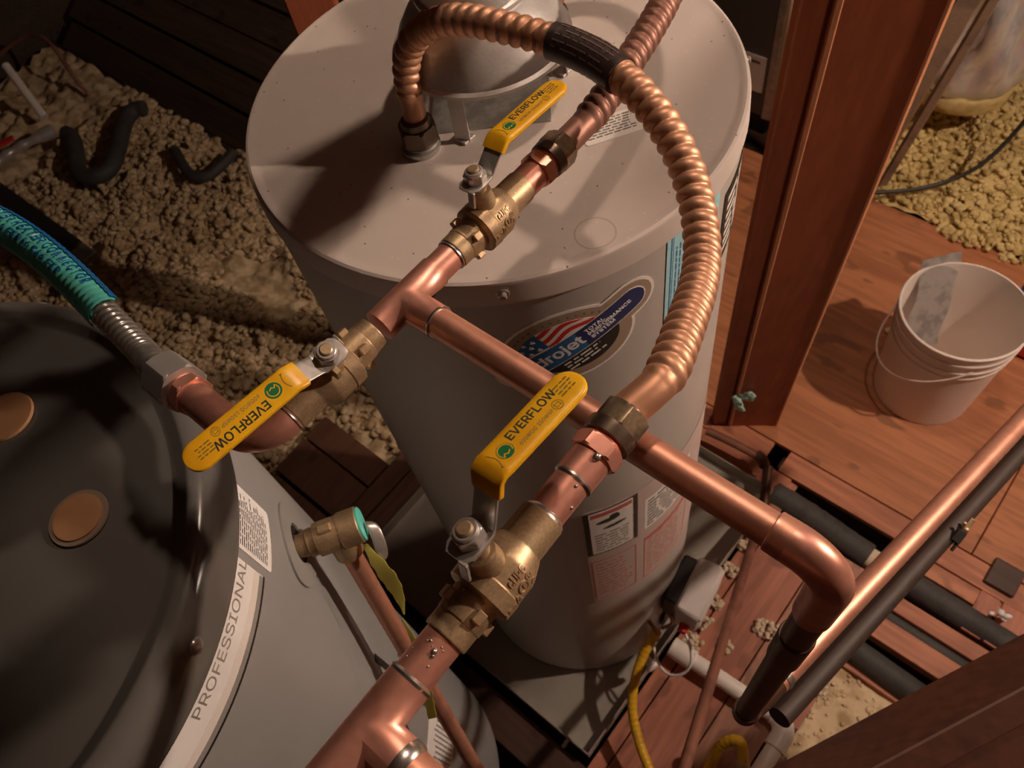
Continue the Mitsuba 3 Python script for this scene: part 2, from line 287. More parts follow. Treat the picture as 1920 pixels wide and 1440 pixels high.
# scattered tufts on the boards
for i, (x, y, r_, lab) in enumerate(((-196, 560, 26, 'pale tuft of insulation against the pan below the gas valve'), (-190, 625, 20, 'pale tuft of insulation against the pan edge behind the gas valve'), (-176, 505, 22, 'pale tuft of insulation by the white pipe coupling'), (-50, 640, 26, 'largest pale tuft on the red boards, between the thin copper line and the drop pipe'), (-30, 655, 18, 'small pale tuft touching the largest tuft on the red boards'),
        (-110, 545, 16, 'small pale tuft beside the thin copper line'), (112, 600, 26, 'pale tuft behind the dark drop pipe near the pale insulation bay'), (104, 645, 22, 'pale tuft between the slanting pipe and the foam pipe end'), (-205, 720, 18, 'small pale tuft at the pan edge under the crossing copper pipe'), (-206, 800, 15, 'smallest pale tuft at the far end of the pan edge'))):
    solo('insulation_tuft', blobs(34, (x - r_, x + r_), (y - r_ * .7, y + r_ * .7), lambda a, b: 6., 4, 8, 50 + i, jz=12), 'm_chip', lab, 'insulation', 'insulation tufts on the red boards', True)
# ------------------------------------------------------------------ leaning posts
def post(name, a, b, ang, w, th, label, mat='m_post', grp=None, back=0, bev=3):
    c, s = math.cos(math.radians(ang)), math.sin(math.radians(ang)); a, b = np.array(a, float), np.array(b, float); d = (b - a) / np.linalg.norm(b - a)
    nrm = np.array([-s, c, 0]); nrm -= d * (nrm @ d); nrm /= np.linalg.norm(nrm); a = a + nrm * (th / 2 + back); b = b + nrm * (th / 2 + back)
    return solo(name, beam(a - d * 60, a + d * 2400, [c, s, 0], w, th, bev), mat, label, 'post', grp)
post('wooden_post', (-379, 1135, 0), (-280, 959, 1476), 36, 141, 40, 'wide red-brown leaning wooden post between the beige tank and the bucket')
post('wooden_post', (-457, 1080, 0), (-358, 904, 1476), 36, 37, 38, 'narrow red-brown stud fixed against the left side of the wide leaning post', back=6)
obj('wooden_post_002__unused', bevel_box(0, 1, 0, 1, 0, 1), 'm_post') if False else None
post('wooden_post', (-1290, 770, 0), (-1280, 768, 2300), 50, 92, 60, 'red wooden stud behind the rear left edge of the beige tank lid')
# wide post edge strips: left raw wood, right has lamp light put into its colour
for nm, o_, wd in (('raw_lit_edge', -66.5, 8), ('raw_lit_edge', 67., 11)):
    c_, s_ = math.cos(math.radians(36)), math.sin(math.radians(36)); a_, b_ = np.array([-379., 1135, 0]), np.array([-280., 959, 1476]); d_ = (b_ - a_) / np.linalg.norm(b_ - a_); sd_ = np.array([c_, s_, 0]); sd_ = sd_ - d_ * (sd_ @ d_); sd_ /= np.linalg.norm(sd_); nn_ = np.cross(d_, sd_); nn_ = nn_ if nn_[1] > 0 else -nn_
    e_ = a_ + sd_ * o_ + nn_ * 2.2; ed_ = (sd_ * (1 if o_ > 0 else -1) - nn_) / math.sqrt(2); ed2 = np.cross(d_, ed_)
    obj(nm, beam(e_ - d_ * 55, e_ + d_ * 2395, ed2, wd, 5, 1), 'm_post_edge', 'wooden_post', 30, 'paler edge, raw wood at left, painted lamp light at right')
# mint smears on the wide post
tuft = [(-413, 1104, 250), (-402, 1110, 262), (-428, 1090, 235), (-421, 1092, 205), (-418, 1094, 190)]
for x, y, z in tuft:
    m = trimesh.creation.icosphere(1, 1.); m.vertices *= rng.uniform(.6, 1.4, (42, 1)) * np.array([15, 8, 13]); m.apply_translation([x + .075 * z, y - .12 * z - 10, z]); obj('paint_smear', m, 'm_mint', 'wooden_post', True, 'pale mint smear')
# ------------------------------------------------------------------ main water heater
C1, R1, ZL1 = np.array([-521., 481.]), 265., 1582.
wh = thing('water_heater', 'tall beige gas water heater standing in the pan with a draft hood on its lid', 'water heater')
A1 = frame([*C1, 0], [0, 0, 1])
obj('jacket', lathe([(22, R1 - 6), (24, R1 - 2), (30, R1 - .5), (60, R1 - .5), (62, R1 - 1.5), (66, R1 - 1.5), (68, R1 - .5), (1570, R1 - .5)], A1, 160), 'm_beige', wh)
obj('lid', lathe([(1553, R1 - 1), (1553, R1 + 2.2), (1555, R1 + 2.5), (1577, R1 + 1.2), (1580.5, R1 - .2), (1582, R1 - 3), (1582, R1 - 8), (1580.4, R1 - 14), (1580.4, 10)], A1, 192), 'm_beige_lid', wh, 20)
for s in (-47.5, 42.5, 150):
    a = math.radians(s); d = np.array([math.cos(a), math.sin(a), 0]); M = frame([*(C1 + (R1 + 1.5) * d[:2]), 1568], d)
    obj('screw', [lathe([(0, 6), (1, 6.2), (1.6, 5)], M, 24), mesh_of(hexnut(7.5, 1.5, 5.5)).apply_transform(M)], 'm_chrome', wh)
# draft hood: bell on three legs over a base plate
hc = np.array([-519., 481.]); dh = obj('draft_hood', lathe([(1636, 86), (1637, 89.5), (1641, 90), (1643, 86), (1660, 79), (1678, 67), (1688, 55), (1691, 52.5), (1693, 56), (1697, 56), (1699, 52), (1716, 51), (1716, 47), (1690, 47), (1676, 60), (1658, 74), (1640, 83)], frame([*hc, 0], [0, 0, 1]), 96), 'm_hood', wh, 40, 'dusty grey metal draft hood')
for a in (-70, 50, 170):
    d = np.array([math.cos(math.radians(a)), math.sin(math.radians(a))]); p = hc + d * 77
    obj('leg', [beam([*(p + d * 4), 1581], [*(p), 1648], [-d[1], d[0], 0], 17, 1.6, .4), bevel_box(p[0] - 8, p[0] + 8, p[1] - 8, p[1] + 8, 1580.5, 1583, .5)], 'm_hood', dh, 30)
m = bevel_box(-62, 62, -62, 62, 0, 1.6, .4); obj('base_plate', m, 'm_galv', wh, 30, 'pale speckled base plate under the draft hood', trimesh.transformations.translation_matrix([*hc, 1580.6]) @ trimesh.transformations.rotation_matrix(math.radians(40), [0, 0, 1]))
for y in (375., 588.): obj('nipple', lathe([(1578, 17), (1584, 20), (1587, 20), (1589, 13), (1600, 13)], frame([-521, y, 0], [0, 0, 1])), 'm_galv', wh)
# sticker on the lid
sk = obj('lid_sticker', flat(rbox2(62, 34, 3), .3), 'm_label', wh, 20, 'pale printed sticker on the lid', M := frame([-376, 497, 1580.8], [0, 0, 1], [.55, .83, 0]))
obj('print', rot2(textlines(54, 7, 3.6, 1.5, .2, 3), 0, -27, 13, .3), 'm_ink_grey', sk, 20, None, M)
# oval brand label on the jacket
def art(name, m, mat, parent, z=0., label=None, C=C1, R=R1, s0=-166., z0=1464., rot=0, size=7): return obj(name, wrap(rot2(m, rot, 0, 0, z), C, R, s0, z0, size=size), mat, parent, 30, label)
def ell(a, b): return affinity.scale(Point(0, 0).buffer(1, 32), a, b)
RB = 29
pill = LineString([(-62, 0), (76, 0)]).buffer(15.5, 16); oval = affinity.rotate(ell(68, 55), -29); outer = oval.union(pill.buffer(9))
bl = art('brand_label', flat(outer.buffer(3.5)), 'm_label', wh, .0, 'oval brand label with a flag and blue banner', rot=RB)
art('border', flat(outer), 'm_tan', bl, .25, rot=RB); inner = affinity.rotate(ell(53, 42), -29)
art('flag_field', flat(inner.intersection(sbox(-80, 16, -14, 80))), 'm_blue', bl, .5, rot=RB)
stripes = inner.intersection(sbox(-14, 16, 90, 80))
art('flag_white', flat(stripes), 'm_label', bl, .5, rot=RB)
wv = lambda y, h: Polygon([(x, y + 4 * math.sin(x / 9.)) for x in np.linspace(-14, 70, 30)] + [(x, y + h + 4 * math.sin(x / 9.)) for x in np.linspace(70, -14, 30)])
art('flag_stripes', flat(stripes.intersection(wv(18, 6).union(wv(29, 6)).union(wv(40, 6)))), 'm_red', bl, .7, rot=RB)
star = lambda x, y, r: Polygon([(x + (r if i % 2 == 0 else r * .42) * math.sin(i * math.pi / 5), y + (r if i % 2 == 0 else r * .42) * math.cos(i * math.pi / 5)) for i in range(10)])
art('stars', trimesh.util.concatenate([flat(star(x, y, 3.4)) for x, y in ((-45, 21), (-34, 20), (-23, 21), (-40, 29), (-28, 29), (-22, 36), (-32, 37))]), 'm_label', bl, .7, rot=RB)
art('flag_base', flat(inner.intersection(sbox(-80, 9, 90, 18))), 'm_label', bl, .6, rot=RB)
art('lower_panel', flat(inner.intersection(sbox(-80, -80, 90, -17))), 'm_black', bl, .5, rot=RB)
art('print', rot2(textlines(52, 3, 6, 2.4, .3, 9), 0, -22, -21, 0), 'm_label', bl, .7, rot=RB)
art('banner_edge', flat(pill.buffer(1.2)), 'm_label', bl, .7, rot=RB); bn = art('banner', flat(pill), 'm_navy', bl, .9, rot=RB); art('banner_tint', flat(pill.intersection(sbox(-90, -20, 14, 20))), 'm_blue', bl, 1.0, rot=RB)
art('lettering', rot2(text('Hydrojet', 15.5, .25), 0, -71, -6, 0), 'm_label', bl, 1.2, rot=RB)
for i, w in enumerate(('TOTAL', 'PERFORMANCE', 'SYSTEM')): art('lettering', rot2(text(w, 5.2, .25), 0, 22, 5.0 - i * 6.9, 0), 'm_white', bl, 1.2, rot=RB)
art('ring_print', trimesh.util.concatenate([flat(affinity.translate(sbox(-1, -1.2, 1, 1.2), 60 * math.cos(t), 48 * math.sin(t))) for t in np.linspace(1.0, 3.4, 18)]), 'm_ink_grey', bl, .4, rot=RB - 29)
# efficiency label, black label, warning label
el = art('efficiency_label', flat(rbox2(84, 150, 4)), 'm_cyan', wh, 0, 'pale cyan efficiency label', s0=-14, z0=1486)
art('print', trimesh.util.concatenate([flat(sbox(-37, -70, -35.5, 70)), flat(sbox(-34, -70, -33.4, 70)), flat(sbox(-37, 66, 37, 68)), rot2(textlines(110, 14, 5, 2., .3, 4), 90, -30, -55, 0)]), 'm_blue', el, .3, s0=-14, z0=1486)
kl = art('jacket_label', flat(rbox2(120, 110, 3)), 'm_black', wh, 0, 'black and white printed label on the right side', s0=105, z0=1470)
art('print', rot2(textlines(100, 7, 13, 6, .3, 6), 0, -50, 42, 0), 'm_label', kl, .3, s0=105, z0=1470)
wl = art('warning_label', flat(rbox2(300, 440, 6)), 'm_label_pink', wh, 0, 'large white warning label low on the jacket', s0=-32, z0=815, size=14)
wa = dict(s0=-32, z0=815, size=12)
art('panel', flat(rbox2(90, 178, 2)), 'm_black', wl, .3, **{**wa, 's0': -136, 'z0': 941}); art('panel', flat(rbox2(72, 168, 1)), 'm_label', wl, .6, **{**wa, 's0': -136, 'z0': 941})
art('red_bar', flat(sbox(-34, 66, 34, 80)), 'm_red_soft', wl, .8, **{**wa, 's0': -136, 'z0': 941})
art('picture', trimesh.util.concatenate([flat(affinity.rotate(ell(20, 7), 6)), rot2(flat(ell(9, 11)), 0, 10, 6, 0), rot2(flat(affinity.rotate(ell(20, 5), 8)), 0, 10, -26, 0)]), 'm_ink', wl, .8, **{**wa, 's0': -142, 'z0': 985})
art('print', rot2(textlines(60, 7, 11, 4, .2, 14), 0, -30, -4, 0), 'm_ink_grey', wl, .8, **{**wa, 's0': -136, 'z0': 941})
art('panel', flat(rbox2(110, 120, 2)), 'm_label', wl, .3, **{**wa, 's0': -22, 'z0': 920}); art('print', rot2(textlines(100, 9, 12, 6, .1, 15), 0, -50, 52, 0), 'm_ink_grey', wl, .5, **{**wa, 's0': -22, 'z0': 920})
for s, w, z in ((-136, 84, 715), (-18, 120, 715)):
    art('panel', flat(rbox2(w, 210, 2).difference(rbox2(w - 5, 204, 2))), 'm_red_soft', wl, .3, **{**wa, 's0': s, 'z0': z}); art('print', rot2(textlines(w - 16, 11, 16, 4, .3, int(w)), 0, -w / 2 + 8, 86, 0), 'm_ink_soft' if False else 'm_red_soft', wl, .4, **{**wa, 's0': s, 'z0': z})
art('red_bar', flat(sbox(-58, 92, 58, 101)), 'm_red_soft', wl, .5, **{**wa, 's0': -18, 'z0': 715})
# gas control valve on the lower front
gd = np.array([math.cos(math.radians(8)), math.sin(math.radians(8)), 0]); G = frame([*(C1 + (R1 - 2) * gd[:2]), 300], gd, [-gd[1], gd[0], 0])
gv = obj('gas_valve', [mesh_of(bevel_box(-58, 58, -52, 58, 0, 34, 5))], 'm_black', wh, 30, 'black gas control valve with a pale cover', G)
obj('cover', bevel_box(-68, 68, -52, 62, 30, 92, 8), 'm_cover', gv, 40, 'pale beige plastic cover', G); obj('cover_ridge', bevel_box(-64, 64, 44, 52, 90, 94, 1.5), 'm_cover', gv, 40, None, G)
obj('knob', lathe([(0, 12), (20, 11), (22, 8)], frame(G @ [-62, -30, 70, 1][:4] if False else (G @ np.array([-66, -20, 62, 1.]))[:3], -np.array(G[:3, 0]))), 'm_red', gv, 35, 'small red knob')
p0 = (G @ np.array([-66, -20, 70, 1.]))[:3]
obj('wire', tube(spline([p0 + [0, -16, -2], p0 + [30, -36, -20], p0 + [46, -70, -60], p0 + [20, -96, -90], p0 + [-30, -80, -110], p0 + [-60, -40, -120]], 6), 3.2, 10), 'm_white', gv, True, 'thin white wire loop')
obj('burner_door', lathe([(0, 60), (6, 60), (8, 52)], frame([*(C1 + (R1 - 2) * gd[:2]), 150], gd)), 'm_black', wh)
for a, z in ((-12, 90), (-2, 70), (10, 80)):
    d = np.array([math.cos(math.radians(a)), math.sin(math.radians(a)), 0]); q = np.array([*(C1 + (R1 - 4) * d[:2]), 0])
    obj('burner_tube', tube(spline([q + [-5, 0, 250], q + 26 * d + [0, 0, 220], q + 30 * d + [0, 0, 150], q + 10 * d + [0, 0, z]], 8), 4.5, 10), 'm_copper_old', wh, True)
obj('drain_valve', [lathe([(0, 13), (30, 13), (32, 9), (60, 9), (62, 17), (70, 17), (72, 10)], frame([*(C1 + (R1 - 2) * np.array([math.cos(-.35), math.sin(-.35)])), 120], [math.cos(-.35), math.sin(-.35), 0]))], 'm_white', wh)
solo('drain_pan', mesh_of(m3.Manifold.cube([810, 850, 46]).translate([-1035, 122, -2]) - m3.Manifold.cube([804, 844, 60]).translate([-1032, 125, 2])), 'm_pan', 'square beige metal drain pan under the beige water heater', 'pan', smooth=20)
# stand pads lift the tank 22 mm above the pan floor
for i, a in enumerate((30, 150, 270)): obj('foot', bevel_box(C1[0] + 200 * math.cos(math.radians(a)) - 25, C1[0] + 200 * math.cos(math.radians(a)) + 25, C1[1] + 200 * math.sin(math.radians(a)) - 25, C1[1] + 200 * math.sin(math.radians(a)) + 25, 2, 26), 'm_black', wh)
k = thing('flue_pipe', 'dark round flue pipe rising from the draft hood', 'pipe')
obj('pipe', lathe([(1716.4, 50), (1716.4, 51), (3590, 51), (3590, 48)], frame([*hc, 0], [0, 0, 1]), 64), 'm_cab', k); obj('collar', lathe([(1716.4, 52), (1717, 54), (1740, 54), (1742, 52)], frame([*hc, 0], [0, 0, 1]), 64), 'm_cab', k)
# ------------------------------------------------------------------ left water heater
C2, R2, ZL2 = np.array([-590., -231.]), 290., 1568.
w2 = thing('water_heater', 'tall grey water heater at the lower left with a glossy dark lid', 'water heater')
A2 = frame([*C2, 0], [0, 0, 1])
obj('jacket', lathe([(20, R2 - 6), (24, R2 - 1), (1540, R2 - 1)], A2, 192), 'm_grey', w2)
obj('lid', lathe([(1517, R2), (1517, R2 + 2.6), (1519, R2 + 3), (1521, R2 + 3), (1523, R2 + 2), (1546, R2 + 1.6), (1555, R2 + .4), (1562, R2 - 3), (1566.5, R2 - 9), (1568.5, R2 - 16), (1568, R2 - 20), (1564, R2 - 27), (1563.5, R2 - 32), (1566, 100), (1567, 8)], A2, 192), 'm_grey_lid', w2, 50, 'glossy dark grey lid')
for a in (29, 120, 250):
    d = np.array([math.cos(math.radians(a)), math.sin(math.radians(a)), 0]); M = frame([*(C2 + (R2 + 1) * d[:2]), 1547], d)
    obj('screw', [lathe([(0, 7), (1, 7.2), (4, 5.5), (6, 2)], M, 24)], 'm_chrome', w2, 50)
fd = obj('foam_plug', lathe([(0, 21), (3, 20.5), (3.6, 18)], frame([-486, -84, 1566.2], [0, 0, 1])), 'm_foam_disc', w2, 35, 'round orange-tan plug in the lid')
obj('ring', lathe([(0, 25), (1.5, 24.5), (1.6, 19)], frame([-486, -84, 1566], [0, 0, 1])), 'm_ring', fd)
obj('foam_plug', lathe([(0, 25), (3, 24.5), (3.6, 20)], frame([-628, -70, 1566.2], [0, 0, 1])), 'm_foam_disc', w2, 35, 'second round tan plug at the lid edge of view')
A = lambda name, m, mat, par, z=0., label=None, s0=0, z0=0, size=8, rot=0: art(name, m, mat, par, z, label, C2, R2 - 1, s0, z0, rot, size)
dg = math.radians(1) * R2
dc = A('band_decal', flat(sbox(-240, -28, 66, 28)), 'm_white', w2, 0, 'wide pale decal band below the lid', s0=32 * dg, z0=1486)
for y0, y1, m in ((-20, -8, 'm_label'), (-28, -20, 'm_grey_light')): A('stripe', flat(sbox(-240, y0, 65, y1)), m, dc, .25, None, 32 * dg, 1486)
A('stripe', flat(sbox(-242, -31.5, 66, -28.)), 'm_black', dc, .3, 'thin black line', 32 * dg, 1486)
tx = text('PROFESSIONAL', 14, .35, False); tx.apply_translation([-(tx.bounds[1, 0]) / 2, 0, 0]); tx.vertices[:, 0] *= 128. / tx.extents[0]
A('lettering', tx, 'm_silver_print', dc, .3, 'silver PROFESSIONAL lettering', 32.5 * dg, 1494, 5)
st = A('rating_sticker', flat(rbox2(62, 76, 4)), 'm_white', w2, .1, 'white sticker with small black print', 52.9 * dg, 1478)
A('print', rot2(textlines(54, 15, 4.1, 1.6, .25, 22), 0, -27, 31, 0), 'm_ink', st, .35, None, 52.9 * dg, 1478, 5)
ec = obj('escutcheon', wrap(flat(Point(0, 0).buffer(47, 32).difference(Point(0, 0).buffer(22, 24)), 2.2), C2, R2 - 1, 59 * dg, 1358, .2, 8), 'm_grey_light', w2, 30, 'round grey plastic escutcheon')
obj('port', lathe([(-1, 21), (.4, 21)], frame([*(C2 + (R2 - 1) * np.array([math.cos(math.radians(59)), math.sin(math.radians(59))])), 1358], [math.cos(math.radians(59)), math.sin(math.radians(59)), 0])), 'm_black', w2)
ps = A('side_sticker', flat(rbox2(80, 200, 3)), 'm_white', w2, 0, 'white printed sheet low on the jacket', 38.5 * dg, 690, 14)
A('print', rot2(textlines(150, 9, 8, 3, .2, 33), 90, -34, -90, 0), 'm_ink_grey', ps, .3, None, 38.5 * dg, 690, 14)
A('seam', flat(sbox(-5, -300, 5, 300)), 'm_black', w2, .2, None, 47 * dg, 800, 20)
obj('access_panel', wrap(flat(rbox2(90, 260, 6), 3), C2, R2 - 1, 53.5 * dg, 800, .2, 14), 'm_grey_light', w2)
obj('foot', [lathe([(0, 200), (22, 200)], A2)], 'm_black', w2)
# relief valve with drain
rd = np.array([math.cos(math.radians(58.5)), math.sin(math.radians(58.5)), 0]); V0 = np.array([*(C2 + (R2 - 1) * rd[:2]), 1356.]); TP = frame(V0, rd, [0, 0, 1])
rv = thing('relief_valve', 'brass relief valve screwed into the side of the grey tank', 'valve')
obj('body', [lathe([(.5, 13), (10, 13), (12, 15.5), (20, 15.5), (21, 18.5), (46, 18.5), (48, 20), (67, 20), (68, 19)], TP), mesh_of(bevel_box(17, 22, -5, 5, 27, 42)).apply_transform(TP)], 'm_brass', rv)
od = np.array([.84, -.54, 0]) * math.sin(math.radians(18)) + np.array([0, 0, -1]) * math.cos(math.radians(18)); po = V0 + rd * 44
obj('outlet', lathe([(0, 16), (34, 16), (35.5, 14)], frame(po, od)), 'm_brass', rv); obj('end_cap', lathe([(67.6, 18.5), (70, 18.5), (71, 17)], TP), 'm_teal', rv, 35, 'green end disc')
pe = V0 + rd * 95
lq = spline([(-402, 78, 1352), (-395, 80, 1354), (-383, 76, 1349), (-372, 67, 1333), (-369, 64, 1326)], 3); lt = np.linspace(-1, 1, len(lq)); obj('lever', sweep(lq, 13 * np.sqrt(np.clip(1 - np.abs(lt) ** 4, .02, 1)), 3, [.35, .5, -.2] / np.linalg.norm([.35, .5, -.2])), 'm_steel', rv, 40, 'oval steel test lever')
def leaf(pts, ws, sd): q_ = spline(pts, 5); obj('tag', sweep(q_, np.interp(np.linspace(0, 1, len(q_)), np.linspace(0, 1, len(ws)), ws) * (1 + .1 * np.sin(np.arange(len(q_)) * 1.7)), .7, sd, 12), 'm_tag', rv, 20, 'yellow crumpled caution tag')
leaf([(-390, 62, 1343), (-372, 57, 1330), (-354, 52, 1303), (-333, 37, 1270)], [5, 17, 21, 14, 1.5], np.array([.6, .62, .3]) / np.linalg.norm([.6, .62, .3]))
leaf([(-338, 33, 1256), (-318, 23, 1227), (-305, 4, 1170), (-291, -18, 1112), (-286, -26, 1092)], [2, 10, 12, 14, 12], np.array([.6, .62, .3]) / np.linalg.norm([.6, .62, .3]))
k = thing('drain_pipe', 'brownish copper drain pipe running down from the relief valve', 'pipe')
obj('tube', tube(np.array([po + od * 35.6, po + od * 36, po + od * 700, po + od * 1250]), 11.1, 28), 'm_copper', k); obj('coupling', lathe([(0, 11.2), (2, 13), (26, 13.4), (28, 11.2)], frame(po + od * 236, od)), 'm_solder', k)
# ------------------------------------------------------------------ valve runs
X1, Z1, X2, Z2, YU = -330., 1675., -134., 1711., 184.
YD = np.array([0, 1., 0])
def run(x, z): return frame([x, 0, z], YD, [0, 0, 1])      # local z runs along +y, local x is up
def valve(label, xyz, sgn, tilt, plate, top, tip, grp=None, raised=True, yaw=0):
    """ball valve: lathed body along s (sgn * y), bonnet along the tilted upright, lever from the stem towards sgn * y"""
    k = thing('ball_valve', label, 'valve'); t = math.radians(tilt); up = np.array([math.sin(t), 0, math.cos(t)]); S = np.array([0, sgn, 0.]); O = np.array(xyz, float); L = np.cross(up, S); L_ = L * math.cos(math.radians(yaw)) - S * math.sin(math.radians(yaw))
    Bf = frame(O, S, up); y_ = math.radians(yaw); S_ = S * math.cos(y_) + L * math.sin(y_); P = lambda s, h, l=0: O + S_ * s + up * h + L_ * l
    bsgn = 1 if sgn > 0 else 1
    obj('body', lathe([(-41, 11.4), (-41, 12.6), (-40, 13), (-31, 13), (-30, 13.6), (-16, 14), (-15, 18), (-14, 19.3), (-5, 19.6), (-4, 19), (8, 19), (11, 18), (19, 14.6), (21, 13.5), (40, 13.3), (41, 12.8), (41, 11.4)], Bf, 64), 'm_brass', k, 30)
    for a in (35, 125, 215, 305):
        c, s_ = math.cos(math.radians(a)), math.sin(math.radians(a)); M = frame(O + S * -23.5, up * c + L * s_, S); obj('stop_lug', bevel_box(-3.5, 3.5, -3, 3, 12.5, 17.5, .6), 'm_brass', k, 30, None, M)
    obj('bonnet', lathe([(14, 10.5), (23, 9.5), (25, 9), (29, 8.5), (30, 6), (plate - 1, 5.5)], frame(O, up), 32), 'm_brass', k)
    obj('stop_pin', bevel_box(-2.2, 2.2, 8, 14, 20, 30, .6), 'm_brass', k, 30, None, frame(O + S * 4, up, S))
    obj('handle_nut', [hexnut(15, plate + 1.3, plate + 8, .9, .3), lathe([(plate + 6, 6.8), (plate + 9.5, 6.6), (plate + 10, 6)], None, 36)], 'm_steel', k, 30, 'hexagonal steel nut', frame(O, up)); obj('stem', lathe([(plate + 5, 4.4), (plate + 11, 4.4), (plate + 11.6, 3.6)], frame(O, up), 24), 'm_brass', k)
    path = np.array([P(-12, plate - .2), P(-8, plate), P(0, plate), P(8, plate), P(plate_b := 10, plate + .6), P(top[0] - 1.5, top[1] - 1), P(top[0] + .8, top[1]), P(tip[0] - 8, tip[1] + (top[1] - tip[1]) * .08)])
    h = obj('handle', sweep(path, np.array([13, 19, 20, 18, 16, 16, 16, 14.]), 2.3, L_, 24, 6), 'm_steel', k, 30, 'steel lever')
    obj('tab', beam(P(-12, plate + 1, -6), P(-15, plate - 11, -6), L_, 6, 2.2, .5), 'm_steel', h, 30)
    ta = np.linspace(.12, 1.53, 14)
    q = np.array([P(*(np.array([10, plate + .6]) * .35 + np.array(top) * .65)), P(top[0] - 2, top[1] - 1.4), P(top[0] + 2, top[1] + .2)] + [P(s, np.interp(s, [top[0], tip[0]], [top[1], tip[1]])) for s in np.linspace(top[0] + 6, tip[0] - 10, 9)] + [P(s, np.interp(s, [top[0], tip[0]], [top[1], tip[1]])) for s in tip[0] - 10 + 10 * np.sin(ta)])
    w = np.r_[19.5, 20, 20, np.linspace(20, 20.5, 9), 20.5 * np.cos(ta) ** .8]
    th = np.r_[np.full(12, 5.2), np.linspace(5.2, 3.2, 14)]
    g = obj('grip', sweep(q, w, th, L_, 32, 5), 'm_yellow', h, 40, 'yellow vinyl grip')
    d = (P(*tip) - P(*top)); ln = np.linalg.norm(d); d /= ln; n_ = np.cross(d, L_); n_ = n_ if n_ @ up > 0 else -n_; F = frame(P(*top) + n_ * 2.66, n_, d)
    e = ln / 73.
    def sx(m, w, x, y):
        m.vertices[:, 0] *= w / m.extents[0]; m.apply_translation([x - m.bounds[0, 0], y, 0]); return m
    def put(nm, m, mat): obj(nm, m, mat, h, 20, None, F)
    put('lettering', sx(text('EVERFLOW', 5.2 * e, .12), 37 * e, 19 * e, .9), 'm_ink'); put('lettering', sx(text('600WOG 150WSP', 2.4 * e, .12, False), 26 * e, 20 * e, -5.4), 'm_ink_grey')
    put('emblem', flat(affinity.translate(Point(0, 0).buffer(4.9 * e, 24), 12.5 * e, -.6), .12), 'm_green')
    put('emblem_swirl', flat(affinity.translate(LineString([(3.9 * math.cos(a), 3.9 * math.sin(a)) for a in np.linspace(-.6, 3.9, 24)] + [(-1.6, -1), (0, -2.4), (1.8, -1.4)]).buffer(.35), 12.5 * e, -.6), .2), 'm_yellow')
    put('turn_arrow', flat(LineString([(4 + 1.8 * math.sin(a * 3.1), -6 + 11 * a) for a in np.linspace(0, 1, 12)]).buffer(.28).union(Polygon([(4.9, -6.6), (3.2, -6), (4.6, -4.8)])), .12), 'm_ink_soft')
    put('approval_mark', flat(affinity.translate(Point(0, 0).buffer(3.1).difference(Point(0, 0).buffer(2.7)).union(sbox(-1.6, -1.4, 1.6, -1)).union(sbox(-1.6, .9, 1.6, 1.3)).union(sbox(-1.7, -1.4, -1.3, 1.3)).union(sbox(1.3, -1.4, 1.7, 1.3)), 50 * e, -4.2), .12), 'm_ink_soft')
    put('print', rot2(textlines(12, 4, 2.2, .8, .3, 8), 0, 55.5 * e, 4.2, 0), 'm_ink_soft')
    if raised:
        Rr = frame(O, S, up); out = []
        def ring(m, s, a0):       # art on the side of the body: x runs along the flow, y up round the body
            v = m.vertices; a = math.radians(a0) - v[:, 1] / 19.; z = s + v[:, 0]; r = np.interp(z, [-15, -5, 8, 11, 19, 22], [19.3, 19.4, 18.9, 17.9, 14.5, 13.6]) - .3 + v[:, 2]
            return trimesh.Trimesh(np.stack([r * np.cos(a), r * np.sin(a), z], 1), m.faces, process=False)
        for s_, w_, a0, ht in ((-2.5, 'cUPC', 62, 4.8), (-14, 'LF 3/4', 98, 3.6)):
            t_ = text(w_, ht, 1.0); t_.vertices[:, 0] *= 13. / t_.extents[0]; out.append(ring(fine(t_, 2.5), s_, a0))
        for s_, a0, r_ in ((9, 72, 2.2), (3.4, 80, 3.6), (10, 92, 1.8), (-3, 84, .9)): out.append(ring(fine(flat(Point(0, 0).buffer(r_).difference(Point(0, 0).buffer(max(r_ - .8, .1))).union(sbox(-.4, -r_ * .5, .4, r_ * .5)), 1.), 2.), s_, a0))
        obj('raised_lettering', out, 'm_brass', k, 30, 'cast raised lettering', Rr)
    return k
def adapter(x, z, y0, sgn=1, label='', axis=None, o=None):
    k = thing('male_adapter', label, 'pipe fitting'); M = frame([x, y0, z], [0, sgn, 0], [0, 0, 1]) if axis is None else frame(o, axis)
    obj('socket', lathe([(-1, 11.2), (-1, 12), (0, 12.3), (17, 12.5), (18, 13.2)], M), 'm_copper_fit', k)
    obj('hex_flange', hexnut(27.5, 17, 27, 1.2, .25), 'm_copper_fit', k, 25, None, M); obj('thread', lathe([(27, 12.4)] + [(27 + .75 * i, 12.9 - .7 * (i % 2)) for i in range(1, 7)], M), 'm_copper_fit', k, 20)
    return k, M
